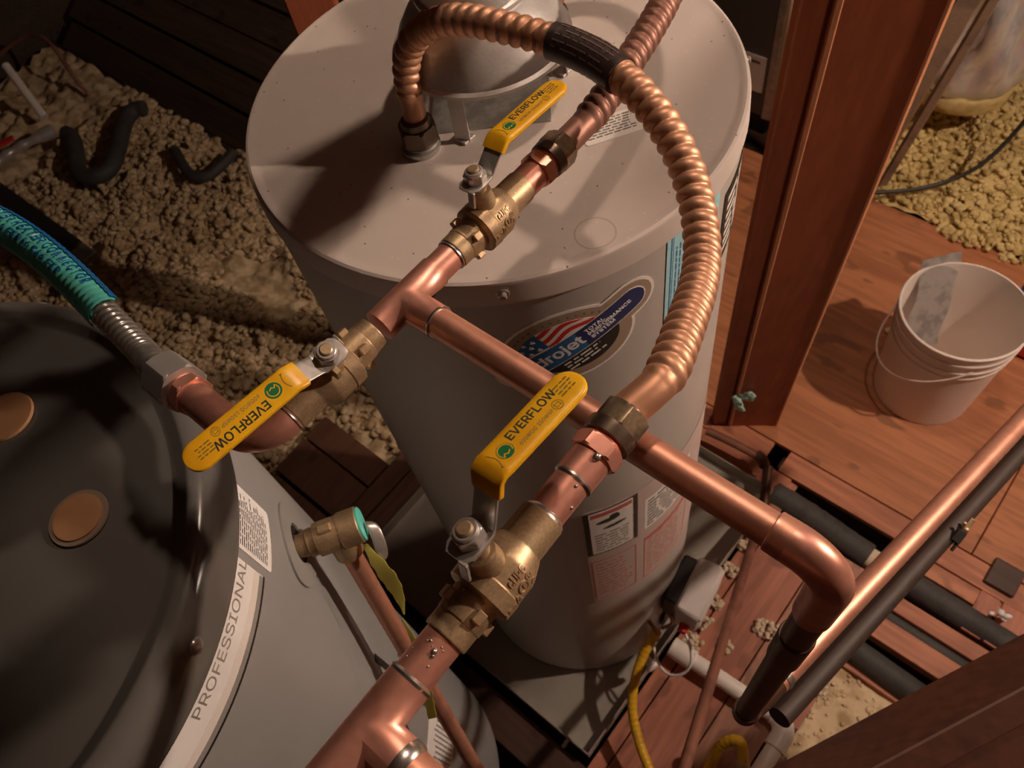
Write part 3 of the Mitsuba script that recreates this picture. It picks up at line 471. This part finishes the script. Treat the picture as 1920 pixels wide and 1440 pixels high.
# run one: elbow, valve, tee, valve, adapter, hose to the lid
valve('ball valve left of the tee, its yellow lever lying over the grey tank lid', (X1, 110, Z1), -1, 17, 29, (28, 38), (110, 36), raised=True, yaw=-5)
valve('yellow lever ball valve between the tee and the dark hose above the beige lid', (X1, 278, Z1), 1, -5, 38, (30, 54), (104, 51))
k = thing('copper_tee', 'copper tee between the two ball valves of the run over the beige lid', 'pipe fitting')
def tee(x, z, y0, y1, yc, br, xb):
    a = m3.Manifold.cylinder(y1 - y0, 12.5, 12.5, 56).rotate([-90, 0, 0]).translate([x, y0, z]); b = m3.Manifold.cylinder(abs(xb), 12.5, 12.5, 56).rotate([0, 90, 0]).translate([x, yc, z])
    return a + b
obj('body', tee(X1, Z1, 157, 217, YU, 0, 33), 'm_copper_fit', k, 40)
obj('solder_joint', lathe([(0, 12.6), (1.6, 12.7), (2.4, 11)], frame([X1 + 32.5, YU, Z1], [1, 0, 0])), 'm_solder', k)
obj('run_stub', rod([X1, 214, Z1], [X1, 240, Z1], 11.3, 48), 'm_copper_fit', k); obj('solder_joint', lathe([(0, 12.7), (1.4, 12.4), (2, 11.2)], frame([X1, 235, Z1], YD)), 'm_solder', k)
adapter(X1, Z1, 319, 1, 'copper threaded adapter joining the upper ball valve to the dark hose')
# left elbow and its pipe
k = thing('copper_elbow', 'copper elbow turning towards the teal-labelled hose beside the yellow lever', 'pipe fitting')
e1 = arc([X1, 38, Z1], [0, -1, 0], [-1, 0, -.03], 26)
obj('bend', tube(np.vstack([[[X1, 78, Z1]], [[X1, 77, Z1]], e1, [[X1 - 55, 38, Z1 - 2]], [[X1 - 56, 38, Z1 - 2]]]), np.r_[12.3, 12.4, np.full(18, 12.5), 12.5, 12.3], 48), 'm_copper_fit', k, 40)
for y in (66,): obj('solder_joint', lathe([(0, 12.6), (1, 13.1), (2, 12.6)], frame([X1, y, Z1], YD)), 'm_solder', k)
ad = np.array([-1, 0, -.14]); ad /= np.linalg.norm(ad); ao = np.array([X1 - 55, 38, Z1 - 2])
adapter(0, 0, 0, label='copper threaded adapter at the chrome nut of the teal-labelled hose', axis=ad, o=ao)
# branch pipe and elbow, drop and return
solo('copper_pipe', [rod([X1 + 33, YU, Z1], [-30, YU, Z1], 11.1, 48)], 'm_copper', 'long straight copper pipe crossing in front of the beige tank from tee to elbow', 'pipe')
k = thing('copper_elbow', 'large copper elbow turning down at the right end of the crossing pipe', 'pipe fitting')
obj('bend', tube(np.vstack([[[-36, YU, Z1], [-35.5, YU, Z1]], arc([5, YU, Z1], [1, 0, 0], [0, 0, -1], 27), [[5, YU, Z1 - 78], [5, YU, Z1 - 79]]]), np.r_[12.2, 12.7, np.full(18, 12.9), 12.7, 12.2], 56), 'm_copper_fit', k, 40)
obj('solder_patch', lathe([(0, 12.75), (9, 12.95), (10, 12.6)], frame([-34, YU, Z1], [1, 0, 0])), 'm_copper', k)
k = thing('copper_pipe', 'dark copper pipe dropping from the right elbow to the floor side', 'pipe')
obj('tube', rod([5, YU, Z1 - 76], [5, YU, 1238], 11.1, 48), 'm_copper_dark', k); obj('coupling', lathe([(0, 12.2), (1, 12.8), (58, 12.8), (59, 12.2)], frame([5, YU, 1480], [0, 0, 1])), 'm_copper_dark', k)
dn = np.array([116., 709., -192.]); dn /= np.linalg.norm(dn); b0 = np.array([8., 196., 1213.])
obj('foot_bend', tube(spline([[5, YU, 1250], [5, YU, 1232], [5, YU + 4, 1218], b0 + dn * 8, b0 + dn * 30, b0 + dn * 46], 3), 13.2, 40), 'm_copper_dark', k, 40)
k = thing('copper_pipe', 'copper pipe slanting up to the right edge past the right elbow', 'pipe')
obj('tube', rod(b0 + dn * 40, b0 + dn * 1120, 13.6, 48), 'm_copper', k); obj('solder_joint', lathe([(0, 14.4), (3, 15), (9, 14)], frame(b0 + dn * 46, dn)), 'm_solder', k)
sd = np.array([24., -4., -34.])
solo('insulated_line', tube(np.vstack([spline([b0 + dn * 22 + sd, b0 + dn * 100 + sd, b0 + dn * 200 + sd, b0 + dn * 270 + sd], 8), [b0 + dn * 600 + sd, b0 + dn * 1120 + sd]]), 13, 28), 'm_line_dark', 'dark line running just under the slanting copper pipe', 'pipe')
k = thing('cable_clip', 'black two-pronged plastic clip hanging under the slanting pipe', 'clip')
cp = np.array([104., 556., 1094.]); CF = frame(cp, -FWD, np.array([.62, -.78, 0]) @ np.array([[.7647, .6303, -.1338], [.4865, -.7010, -.5215], [0, 0, 0]]) * np.array([1, 1, 1]))
obj('body', bevel_box(-10, 9, -6, 6, -4, 4, 1.5), 'm_black', k, 30, None, CF)
for y in (-4.4, 4.4): obj('prong', bevel_box(-20, -8, y - 1.6, y + 1.6, -2, 2, .6), 'm_black', k, 30, None, CF)
obj('metal_lug', [trimesh.creation.icosphere(2, 4.5).apply_translation([12, -2, 0]), trimesh.creation.icosphere(2, 3.).apply_translation([17, 5, 2]), bevel_box(8, 30, -7, 0, -6, -2, 1)], 'm_brass', k, True, None, CF)
# run two: tee, pipe, valve, pipe, adapter
k = thing('copper_tee', 'large copper tee at the bottom edge of the nearest run', 'pipe fitting')
obj('body', tee(X2, Z2, -330, -4, -34, 0, 27), 'm_copper_fit', k, 40); obj('solder_joint', lathe([(-1, 12.55), (.6, 12.8), (2.2, 11.2)], frame([X2, -4, Z2], YD)), 'm_solder', k)
obj('solder_joint', lathe([(-5, 12.55), (-3, 12.75), (0, 12.6), (2, 11.2)], frame([X2 + 27, -34, Z2], [1, 0, 0])), 'm_solder', k)
solo('copper_pipe', rod([X2 + 25, -34, Z2], [X2 + 400, -34, Z2], 11.2, 48), 'm_copper', 'short copper branch pipe leaving the tee at the bottom edge', 'pipe')
k = thing('copper_pipe', 'copper pipe with solder beads below the nearest ball valve', 'pipe')
obj('tube', rod([X2, -6, Z2], [X2, 24, Z2], 11.1, 48), 'm_copper_fit', k)
def bead(parent, y, a, r, x=X2, z=Z2, R=11.1):
    d = np.array([math.cos(math.radians(a)), 0, math.sin(math.radians(a))]); m = trimesh.creation.icosphere(2, r); m.vertices *= [1, 1.3, 1]; m.apply_translation(np.array([x, y, z]) + d * R); obj('solder_bead', m, 'm_solder', parent, True)
for y, a, r in ((13, 70, 1.7), (11, 66, 1.2), (6, 58, .7), (16, 95, .8), (14.5, 84, .5), (15, 104, .5), (8, 128, .4), (3, 124, .5), (17, 62, .6), (16, 52, .5)): bead(k, y, a, r)
valve('yellow lever ball valve nearest the camera in the front run', (X2, 63, Z2), 1, -10, 43, (26, 70), (95, 65))
k = thing('copper_pipe', 'short copper pipe between the nearest ball valve and the threaded adapter', 'pipe')
obj('tube', rod([X2, 102, Z2], [X2, 134, Z2], 11.1, 48), 'm_copper_fit', k); obj('solder_joint', lathe([(0, 13), (1.5, 12.6), (3, 11.2)], frame([X2, 103.5, Z2], YD)), 'm_solder', k)
for y, a, r in ((126, 55, 1.0), (116, 20, 1.0)): bead(k, y, a, r)
k, _ = adapter(X2, Z2, 131, 1, 'copper threaded adapter in front of the nut of the arching copper hose'); bead(k, 146, 62, 2.4, R=12.5)
obj('solder_joint', lathe([(-2.4, 11.2), (-1, 12.6), (.3, 12.5)], frame([X2, 131, Z2], YD)), 'm_solder', k)
# ------------------------------------------------------------------ flexible connectors
def corrugated(p, r0, amp, pitch, lead, tail, n=40, helix=1, x0=None):
    s = np.r_[0, np.cumsum(np.linalg.norm(np.diff(p, axis=0), axis=1))]; a = np.arange(n) * 2 * np.pi / n
    ph = s[:, None] / pitch + helix * a[None] / (2 * np.pi); w = np.abs(np.cos(np.pi * ph)) ** .75
    k = np.clip((s - lead) / pitch, 0, 1) * np.clip((s[-1] - tail - s) / pitch, 0, 1)
    return tube(p, r0 + (amp * (w - .18)) * k[:, None], n, x0=x0)
def union_nut(k, o, d, mat='m_brass_nut', af=28.5, collar=True, rot=.1):
    M = frame(o, d); 
    if collar: obj('collar', lathe([(0, 13.4), (.8, 15.2), (6, 15.6), (9, 15.6)], M), 'm_collar' if mat == 'm_brass_nut' else mat, k)
    obj('nut', hexnut(af, 8 if collar else 0, 23, 1.4, rot), mat, k, 25, None, M)
    obj('nut_lip', lathe([(22, 12.6), (24, 12.2), (24.5, 11)], M), mat, k)
def place_on(p, s):
    q = np.r_[0, np.cumsum(np.linalg.norm(np.diff(p, axis=0), axis=1))]; return np.array([np.interp(s, q, p[:, i]) for i in range(3)])
# the big arch from run two to the lid
k = thing('flexible_connector', 'bright corrugated copper hose arching from the nearest run to the beige lid', 'hose')
union_nut(k, [X2, 160, Z2], YD, rot=.35)
hp = spline([(X2, 166, Z2), (X2, 190, Z2), (-131, 208, 1711), (-138, 240, 1703), (-150, 274, 1692), (-177, 334, 1676), (-222, 384, 1690), (-296, 418, 1714), (-376, 430, 1716), (-424, 420, 1720), (-462, 414, 1718), (-492, 407, 1710), (-514, 397, 1694), (-527, 390, 1668), (-528, 385, 1640), (-524, 380, 1618), (-522, 377, 1606)], 1.1)
obj('corrugated_tube', corrugated(hp, 11.3, 2.8, 11.0, 42, 26, 44), 'm_copper_flex', k, True)
sv = np.array([place_on(hp, s) for s in np.linspace(350, 424, 28)]); t0 = obj('sleeve', tube(sv, 14.9 + .25 * np.sin(np.arange(28) * 2.1), 36), 'm_sleeve', k, 40, 'black printed plastic sleeve')
tt, XX, YY = frames_along(sv, [0, 0, 1]); pm = []
for row in range(7):
    for i in range(3, 25):
        if rng.random() < .8:
            a = math.radians(-62 + row * 19); c = sv[i] + 15.25 * (math.cos(a) * XX[i] + math.sin(a) * YY[i]); m = bevel_box(-.15, .15, -.65, .65, -1.1, 1.1, .05); M = frame(c, tt[i], math.cos(a) * XX[i] + math.sin(a) * YY[i]); m.apply_transform(M); pm.append(m)
obj('print', pm, 'm_sleeve_print', k, False)
M = frame([-522, 377, 1586], [0, 0, 1]); obj('nut', [hexnut(35, 4, 24, 1.6), lathe([(22, 16), (30, 14), (31, 11.8)], None)], 'm_collar', k, 25, 'dark nut at the lid', M); obj('nipple_collar', lathe([(1.5, 18.2), (4, 18.2), (5, 17)], M), 'm_galv', k)
# the darker hose from run one
k = thing('flexible_connector', 'dark brown corrugated copper hose leaving over the back of the beige lid', 'hose')
union_nut(k, [X1, 349, Z1], YD, rot=.2)
hp2 = spline([(X1, 354, Z1), (X1, 384, Z1), (-331, 410, 1675), (-337, 460, 1679), (-348, 520, 1682), (-368, 590, 1686), (-410, 655, 1690), (-475, 685, 1688), (-520, 655, 1666), (-523, 612, 1634), (-521, 588, 1602)], 1.2)
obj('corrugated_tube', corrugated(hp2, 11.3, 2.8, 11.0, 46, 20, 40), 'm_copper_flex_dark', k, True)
obj('nut', [hexnut(35, 4, 20, 1.4), lathe([(18, 15.5), (26, 13.5)], None)], 'm_collar', k, 25, None, frame([-521, 588, 1588], [0, 0, 1]))
# the stainless hose with the teal sleeve
k = thing('flexible_connector', 'stainless corrugated hose with a teal printed sleeve over the grey tank', 'hose')
no = ao + ad * 31; obj('nut', hexnut(34, 0, 29, 1.6, .3), 'm_chrome', k, 25, 'large chrome hexagonal nut', frame(no, ad))
hp3 = spline([no + ad * 10, no + ad * 24, no + ad * 40, (-490, 41, 1641), (-540, 45, 1637), (-590, 49, 1641), (-648, 51, 1651), (-712, 46, 1659), (-790, 20, 1660), (-840, -40, 1650), (-850, -90, 1620), (-850, -110, 1580)], 1.)
obj('corrugated_tube', corrugated(hp3, 10.6, 2.0, 6.6, 12, 20, 40), 'm_stainless', k, True)
L3 = np.r_[0, np.cumsum(np.linalg.norm(np.diff(hp3, axis=0), axis=1))]
i_ = int(np.argmax(hp3[:, 0] < -562)); s0 = L3[i_]; s1 = s0 + 196.; sv = np.array([place_on(hp3, s) for s in np.linspace(s0, s1, 90)]); tt, XX, YY = frames_along(sv, [0, 0, 1]); wob = .5 * np.sin(np.linspace(0, 185, 90))
def sleeve(a0, a1, r, i0=0, i1=90, mat='m_teal', name='sleeve', label=None):
    a = np.radians(np.linspace(a0, a1, 26)); V = []
    for i in range(i0, i1):
        rr = r + wob[i]
        for rad in (rr, rr - .5): V += [sv[i] + rad * (math.cos(x) * XX[i] + math.sin(x) * YY[i]) for x in a]
    V = np.array(V); n_ = 26; F = []
    for i in range(i1 - i0 - 1):
        o, q = i * 52, (i + 1) * 52
        for j in range(25): F += [(o + j, o + j + 1, q + j + 1), (o + j, q + j + 1, q + j), (o + 26 + j, q + 27 + j, o + 27 + j), (o + 26 + j, q + 26 + j, q + 27 + j)]
    return obj(name, trimesh.Trimesh(V, F, process=False), mat, k, 50, label)
sleeve(-110, 66, 14.6, label='teal printed plastic sleeve'); sleeve(52, 104, 15.6, 2, 90, 'm_label_blue', 'sleeve_edge', 'dark blue strip of the sleeve')
def along(m, smax, a0, r=14.5):
    """art laid on the sleeve: x runs from the far end towards the nut, y round the hose"""
    v = m.vertices; out = []
    for x, y, z in v:
        f = (smax - x - s0) / (s1 - s0) * 89; i = int(np.clip(f, 0, 88)); g = f - i; c = sv[i] * (1 - g) + sv[i + 1] * g; a = math.radians(a0) + y / r; out.append(c + (r + .45 + z + wob[i]) * (math.cos(a) * XX[i] + math.sin(a) * YY[i]))
    return trimesh.Trimesh(np.array(out), m.faces, process=False)
for w_, h_, a_, sm in (('WATER HEATER CONNECTOR', 8.4, 12, s1 - 32), ('3/4 FIP X 3/4 FIP', 6.4, -26, s1 - 50)):
    t_ = text(w_, h_, .2); t_.vertices[:, 0] *= (136. if 'W' in w_ else 92.) / t_.extents[0]; obj('lettering', along(fine(t_, 5), sm, a_), 'm_label_blue', k, 30)
# ------------------------------------------------------------------ bucket and what is in it
bk = thing('bucket', 'white plastic bucket with a rag standing on the plywood', 'bucket'); BC = np.array([-58., 1527.]); BF = frame([*BC, 0], [0, 0, 1])
obj('body', lathe([(2, 4), (1, 128), (4, 133), (268, 146), (270, 150), (274, 150), (276, 147.5), (296, 148.5), (298, 153), (302, 153), (304, 150), (330, 151), (332, 155.5), (337, 155.5), (340, 152.5), (362, 154), (366, 157), (369, 157), (371, 154.5), (371, 151.5), (368, 150.5), (280, 143.5), (8, 129), (6, 4)], BF, 128), 'm_bucket', bk, 25)
hp4 = [BC_ for BC_ in []]
ha = np.radians(np.linspace(-15, 165, 40)); pv = np.stack([np.cos(np.radians(232)) * 158 * np.cos(ha * 1.0 + .26) * 0 + 160 * np.cos(np.radians(215) + (ha - ha.mean()) * 1.0), 160 * np.sin(np.radians(215) + (ha - ha.mean())), 325 - 150 * np.sin(np.linspace(0, np.pi, 40))], 1) + [*BC, 0]
pv[:, :2] = BC + (pv[:, :2] - BC) * (1 + .03 * np.sin(np.linspace(0, np.pi, 40)))[:, None]
obj('handle', tube(pv, 2.6, 12), 'm_bucket', bk, True, 'thin wire handle hanging down')
q = [np.array(v, float) for v in ((-176, 1644, 388), (-160, 1620, 345), (-140, 1580, 280), (-124, 1545, 215), (-112, 1520, 160))]
rg = spline(q, 10); sdv = np.array([.62, .78, 0]); w_ = 106 + 7 * np.sin(np.arange(len(rg)) * .5)
solo('rag', sweep(rg, w_, 3 + .6 * np.sin(np.arange(len(rg))), sdv, 24, 5), 'm_rag', 'stiff grey rag draped over the rim of the white bucket', 'rag', smooth=40)
solo('wood_offcut', beam([-196, 1700, 9], [-90, 1778, 9], [.6, -.8, 0], 30, 16, 2), 'm_dark', 'dark wood scrap lying behind the bucket', 'wood scrap')
solo('wood_chip', beam([-225, 1640, 9], [-205, 1672, 9], [.8, -.6, 0], 16, 12, 2), 'm_chip', 'small pale wood chip left of the bucket rim', 'wood scrap')
k = thing('tool_case', 'red case with a dark strap at the right edge behind the bucket', 'case')
obj('shell', bevel_box(40, 260, 1765, 1960, 0, 110, 14), 'm_red', k, 40); obj('strap', bevel_box(28, 66, 1750, 1975, 0, 122, 8), 'm_navy', k, 40)
# ------------------------------------------------------------------ floor-level pipes on the right
k = thing('insulated_pipe', 'thick black foam-covered pipe in the gap beside the plywood strip', 'pipe')
obj('foam_cover', [tube(spline([(-225, 985, -12), (-120, 985, -14), (-20, 978, -14), (62, 972, -14)], 12), 36 + rng.uniform(-1, 1, len(spline([(-225, 985, -12), (-120, 985, -14), (-20, 978, -14), (62, 972, -14)], 12))), 28)], 'm_rubber', k, 50)
obj('tube', rod([60, 972, -14], [150, 968, -14], 28, 32), 'm_chip', k, 35, 'bare pale joint')
obj('foam_cover', rod([146, 968, -14], [760, 955, -14], 35, 32), 'm_rubber', k, 50)
solo('insulated_pipe', rod([86, 858, -26], [740, 856, -26], 20, 28), 'm_rubber', 'thin black foam-covered pipe between the two right-hand boards', 'pipe')
solo('insulated_pipe', rod([60, 742, -34], [560, 722, -34], 33, 28), 'm_rubber', 'black foam-covered pipe beside the pale insulation bay', 'pipe')
k = thing('pvc_pipe', 'white plastic condensate pipe crossing the red boards with an elbow', 'pipe')
obj('tube', rod([-190, 455, 40], [72, 470, 34], 20, 32), 'm_pvc', k); obj('coupling', lathe([(0, 24), (1.5, 25.5), (62, 25.5), (64, 23)], frame([-212, 454, 40], [1, .057, -.02])), 'm_pvc', k)
obj('elbow', tube(np.vstack([[[58, 470, 34]], arc([104, 472, 34], [1, 0, 0], [0, -1, 0], 38), [[104, 404, 34]]]), 25.5, 32), 'm_pvc', k, 40); obj('tube', rod([104, 408, 34], [100, 160, 34], 20, 32), 'm_pvc', k)
k = thing('copper_pipe', 'thin reddish copper line from the post foot down over the red boards', 'pipe')
obj('tube', tube(spline([(-462, 1010, 70), (-390, 1018, 70), (-310, 1022, 70)], 10), 12, 20), 'm_copper_old', k); obj('elbow', tube(np.vstack([arc([-285, 1026, 70], [.99, .03, 0], [.35, -.9, 0], 26)]), 15, 24), 'm_copper_dark', k, 40)
obj('tube', rod([-268, 1010, 70], [-218, 905, 60], 13.5, 24), 'm_copper_dark', k); obj('tube', tube(line([-220, 908, 60], [4, 65, 666], 4), 11, 24), 'm_copper_old', k)
k = thing('gas_line', 'yellow coated gas line curving down beside the beige tank', 'hose')
gp = spline([(-238, 424, 215), (-240, 392, 190), (-226, 318, 150), (-196, 262, 120), (-140, 212, 95), (-60, 165, 75), (60, 120, 60)], 3); obj('tube', tube(gp, 11.2 + .5 * np.sin(np.arange(len(gp)) * 1.5), 24), 'm_yellow_line', k, True)
k = thing('gas_line', 'short yellow gas line loop under the dark drop pipe', 'hose')
gp = spline([(8, 240, 70), (4, 300, 110), (12, 332, 150), (32, 345, 165), (52, 330, 150), (70, 300, 130), (84, 250, 90)], 3); obj('tube', tube(gp, 12 + .5 * np.sin(np.arange(len(gp)) * 1.5), 24), 'm_yellow_line', k, True)
obj('fitting', lathe([(0, 14), (6, 16), (16, 16), (20, 13)], frame([60, 318, 142], [.4, -.7, -.45])), 'm_brass', k)
# dark beams near the lower right corner
b1, b2 = np.array([70., 191., 1100.]), np.array([208., 466., 1128.]); db = (b2 - b1) / np.linalg.norm(b2 - b1); sdn = np.cross(db, FWD); sdn /= np.linalg.norm(sdn)
if sdn @ np.array([.4865, -.7010, -.5215]) < 0: sdn = -sdn
fN = np.cross(db, sdn)
solo('wooden_beam', beam(b1 - db * 400 + sdn * 38, b1 + db * 900 + sdn * 38, sdn, 36, 90, 2), 'm_beam', 'dark diagonal wooden beam across the lower right corner, its upper member', 'beam')
solo('wooden_beam', beam(b1 - db * 400 + sdn * 122 + FWD * 14, b1 + db * 900 + sdn * 122 + FWD * 14, sdn, 130, 90, 2), 'm_beam', 'dark wooden beam below the groove in the lower right corner', 'beam')
# ------------------------------------------------------------------ things at the back right
k = thing('furnace_cabinet', 'dark olive metal cabinet with a white label behind the beige tank', 'cabinet')
obj('case', bevel_box(-1560, -958, 2200, 2900, 90, 1500, 6), 'm_cab', k); obj('side_panel', bevel_box(-959, -950, 2196, 2880, 88, 1500, 2), 'm_cab_side', k, 30, 'tan side panel')
obj('frame_edge', bevel_box(-985, -958, 2192, 2202, 90, 1500, 2), 'm_galv', k)
lb = obj('label', bevel_box(-1125, -1000, 2195, 2200, 190, 330, .6), 'm_label', k, 30, 'white label'); obj('print', bevel_box(-1110, -1020, 2193.6, 2195.2, 302, 312, .3), 'm_ink_grey', k)
obj('base', bevel_box(-1540, -975, 2215, 2880, 0, 92, 4), 'm_black', k)
post('wooden_board', (-556, 2118, 0), (-462, 2033, 560), 20, 56, 30, 'brown leaning board right of the wide post, beside the foil duct', 'm_card', back=0); labels['wooden_board']['category'] = 'board'
post('wooden_board', (-500, 2160, 0), (-408, 2072, 560), 20, 26, 24, 'narrow brown strip beside the leaning board next to the foil duct', 'm_card', back=14); labels['wooden_board_001']['category'] = 'board'
dz = np.linspace(0, 1400, 44); da = np.arange(64) * 2 * np.pi / 64
rr = 175 + 22 * np.sin(da[None] * 7 + dz[:, None] * .012) * np.clip(dz[:, None] / 200, .1, 1) + 14 * np.sin(da[None] * 11 - dz[:, None] * .02 + 1) * np.clip(dz[:, None] / 160, .15, 1); rr[0] *= .86; rr[1] *= .97
k = thing('flexible_duct', 'silver foil-wrapped insulated duct standing at the upper right corner', 'duct')
obj('jacket', polar([(210 + z, rr[i]) for i, z in enumerate(dz)]), 'm_foil', k, True, None, frame([-450, 2570, 0], [-.06, .05, 1])); obj('insulation_end', lathe([(150, 120), (160, 152), (205, 160), (240, 158)], frame([-450, 2570, 0], [-.06, .05, 1])), 'm_insulation_yellow', k, True, 'yellow insulation showing below the foil')
solo('black_cable', tube(spline([(-600, 2020, 70), (-535, 2072, 62), (-440, 2140, 60), (-346, 2225, 70), (-272, 2296, 120), (-231, 2368, 200), (-211, 2419, 280), (-190, 2480, 400)], 14), 7, 14), 'm_black', 'black cable curving over the yellow insulation at the upper right', 'cable', smooth=True)
# ------------------------------------------------------------------ things at the far left
k = thing('insulated_pipe', 'black foam-covered pipe bent in a vee on the loose insulation far left', 'pipe')
obj('foam_cover', tube(spline([(-3480, 690, 40), (-3330, 640, 35), (-3160, 590, 30), (-3120, 620, 30), (-3180, 760, 32), (-3300, 990, 35)], 20), 34, 24), 'm_rubber', k, 50)
k = thing('insulated_pipe', 'smaller black foam-covered pipe bent on the insulation near the beige tank', 'pipe')
obj('foam_cover', tube(spline([(-2960, 900, 28), (-2800, 850, 24), (-2720, 860, 24), (-2700, 950, 26), (-2715, 1030, 30)], 20), 22, 20), 'm_rubber', k, 50)
k = thing('shutoff_valve', 'silver pipe with a red handled valve at the left edge', 'valve')
obj('pipe', tube(spline([(-3560, 300, 40), (-3570, 420, 60), (-3540, 540, 70), (-3500, 640, 70)], 10), 20 + 3 * np.sin(np.arange(len(spline([(-3560, 300, 40), (-3570, 420, 60), (-3540, 540, 70), (-3500, 640, 70)], 10))) * .9), 20), 'm_foil', k, 40)
obj('fitting', lathe([(0, 26), (30, 30), (60, 30), (66, 22)], frame([-3520, 600, 70], [.3, 1, 0])), 'm_foil', k); obj('handle', beam([-3600, 380, 110], [-3560, 520, 110], [1, 0, 0], 40, 12, 5), 'm_red', k, 40, 'red handle')
solo('white_tube', rod([-3640, 690, 60], [-3870, 740, 210], 18, 20), 'm_pvc', 'white plastic tube standing up at the far left', 'pipe')
solo('brown_cable', tube(spline([(-4200, 700, 60), (-4050, 900, 180), (-3900, 960, 190), (-3760, 930, 60), (-3700, 930, -10)], 14), 9, 12), 'm_copper_old', 'thin brown cable arching at the far left', 'cable', smooth=True)
solo('plank_offcut', beam([-3500, 318, 22], [-2860, 330, 22], [0, 1, 0], 62, 24, 2), 'm_black', 'black plank lying on the insulation beyond the teal hose', 'plank')
solo('plank_offcut', beam([-2855, 330, 20], [-2760, 332, 20], [0, 1, 0], 60, 24, 2), 'm_galv', 'grey end block of the black plank on the insulation', 'plank')
solo('paint_scrap', blobs(5, (352, 392), (985, 1010), lambda a, b: 30., 6, 11, 77), 'm_white', 'white paint flakes at the end of the foam pipe', 'scrap', smooth=True)
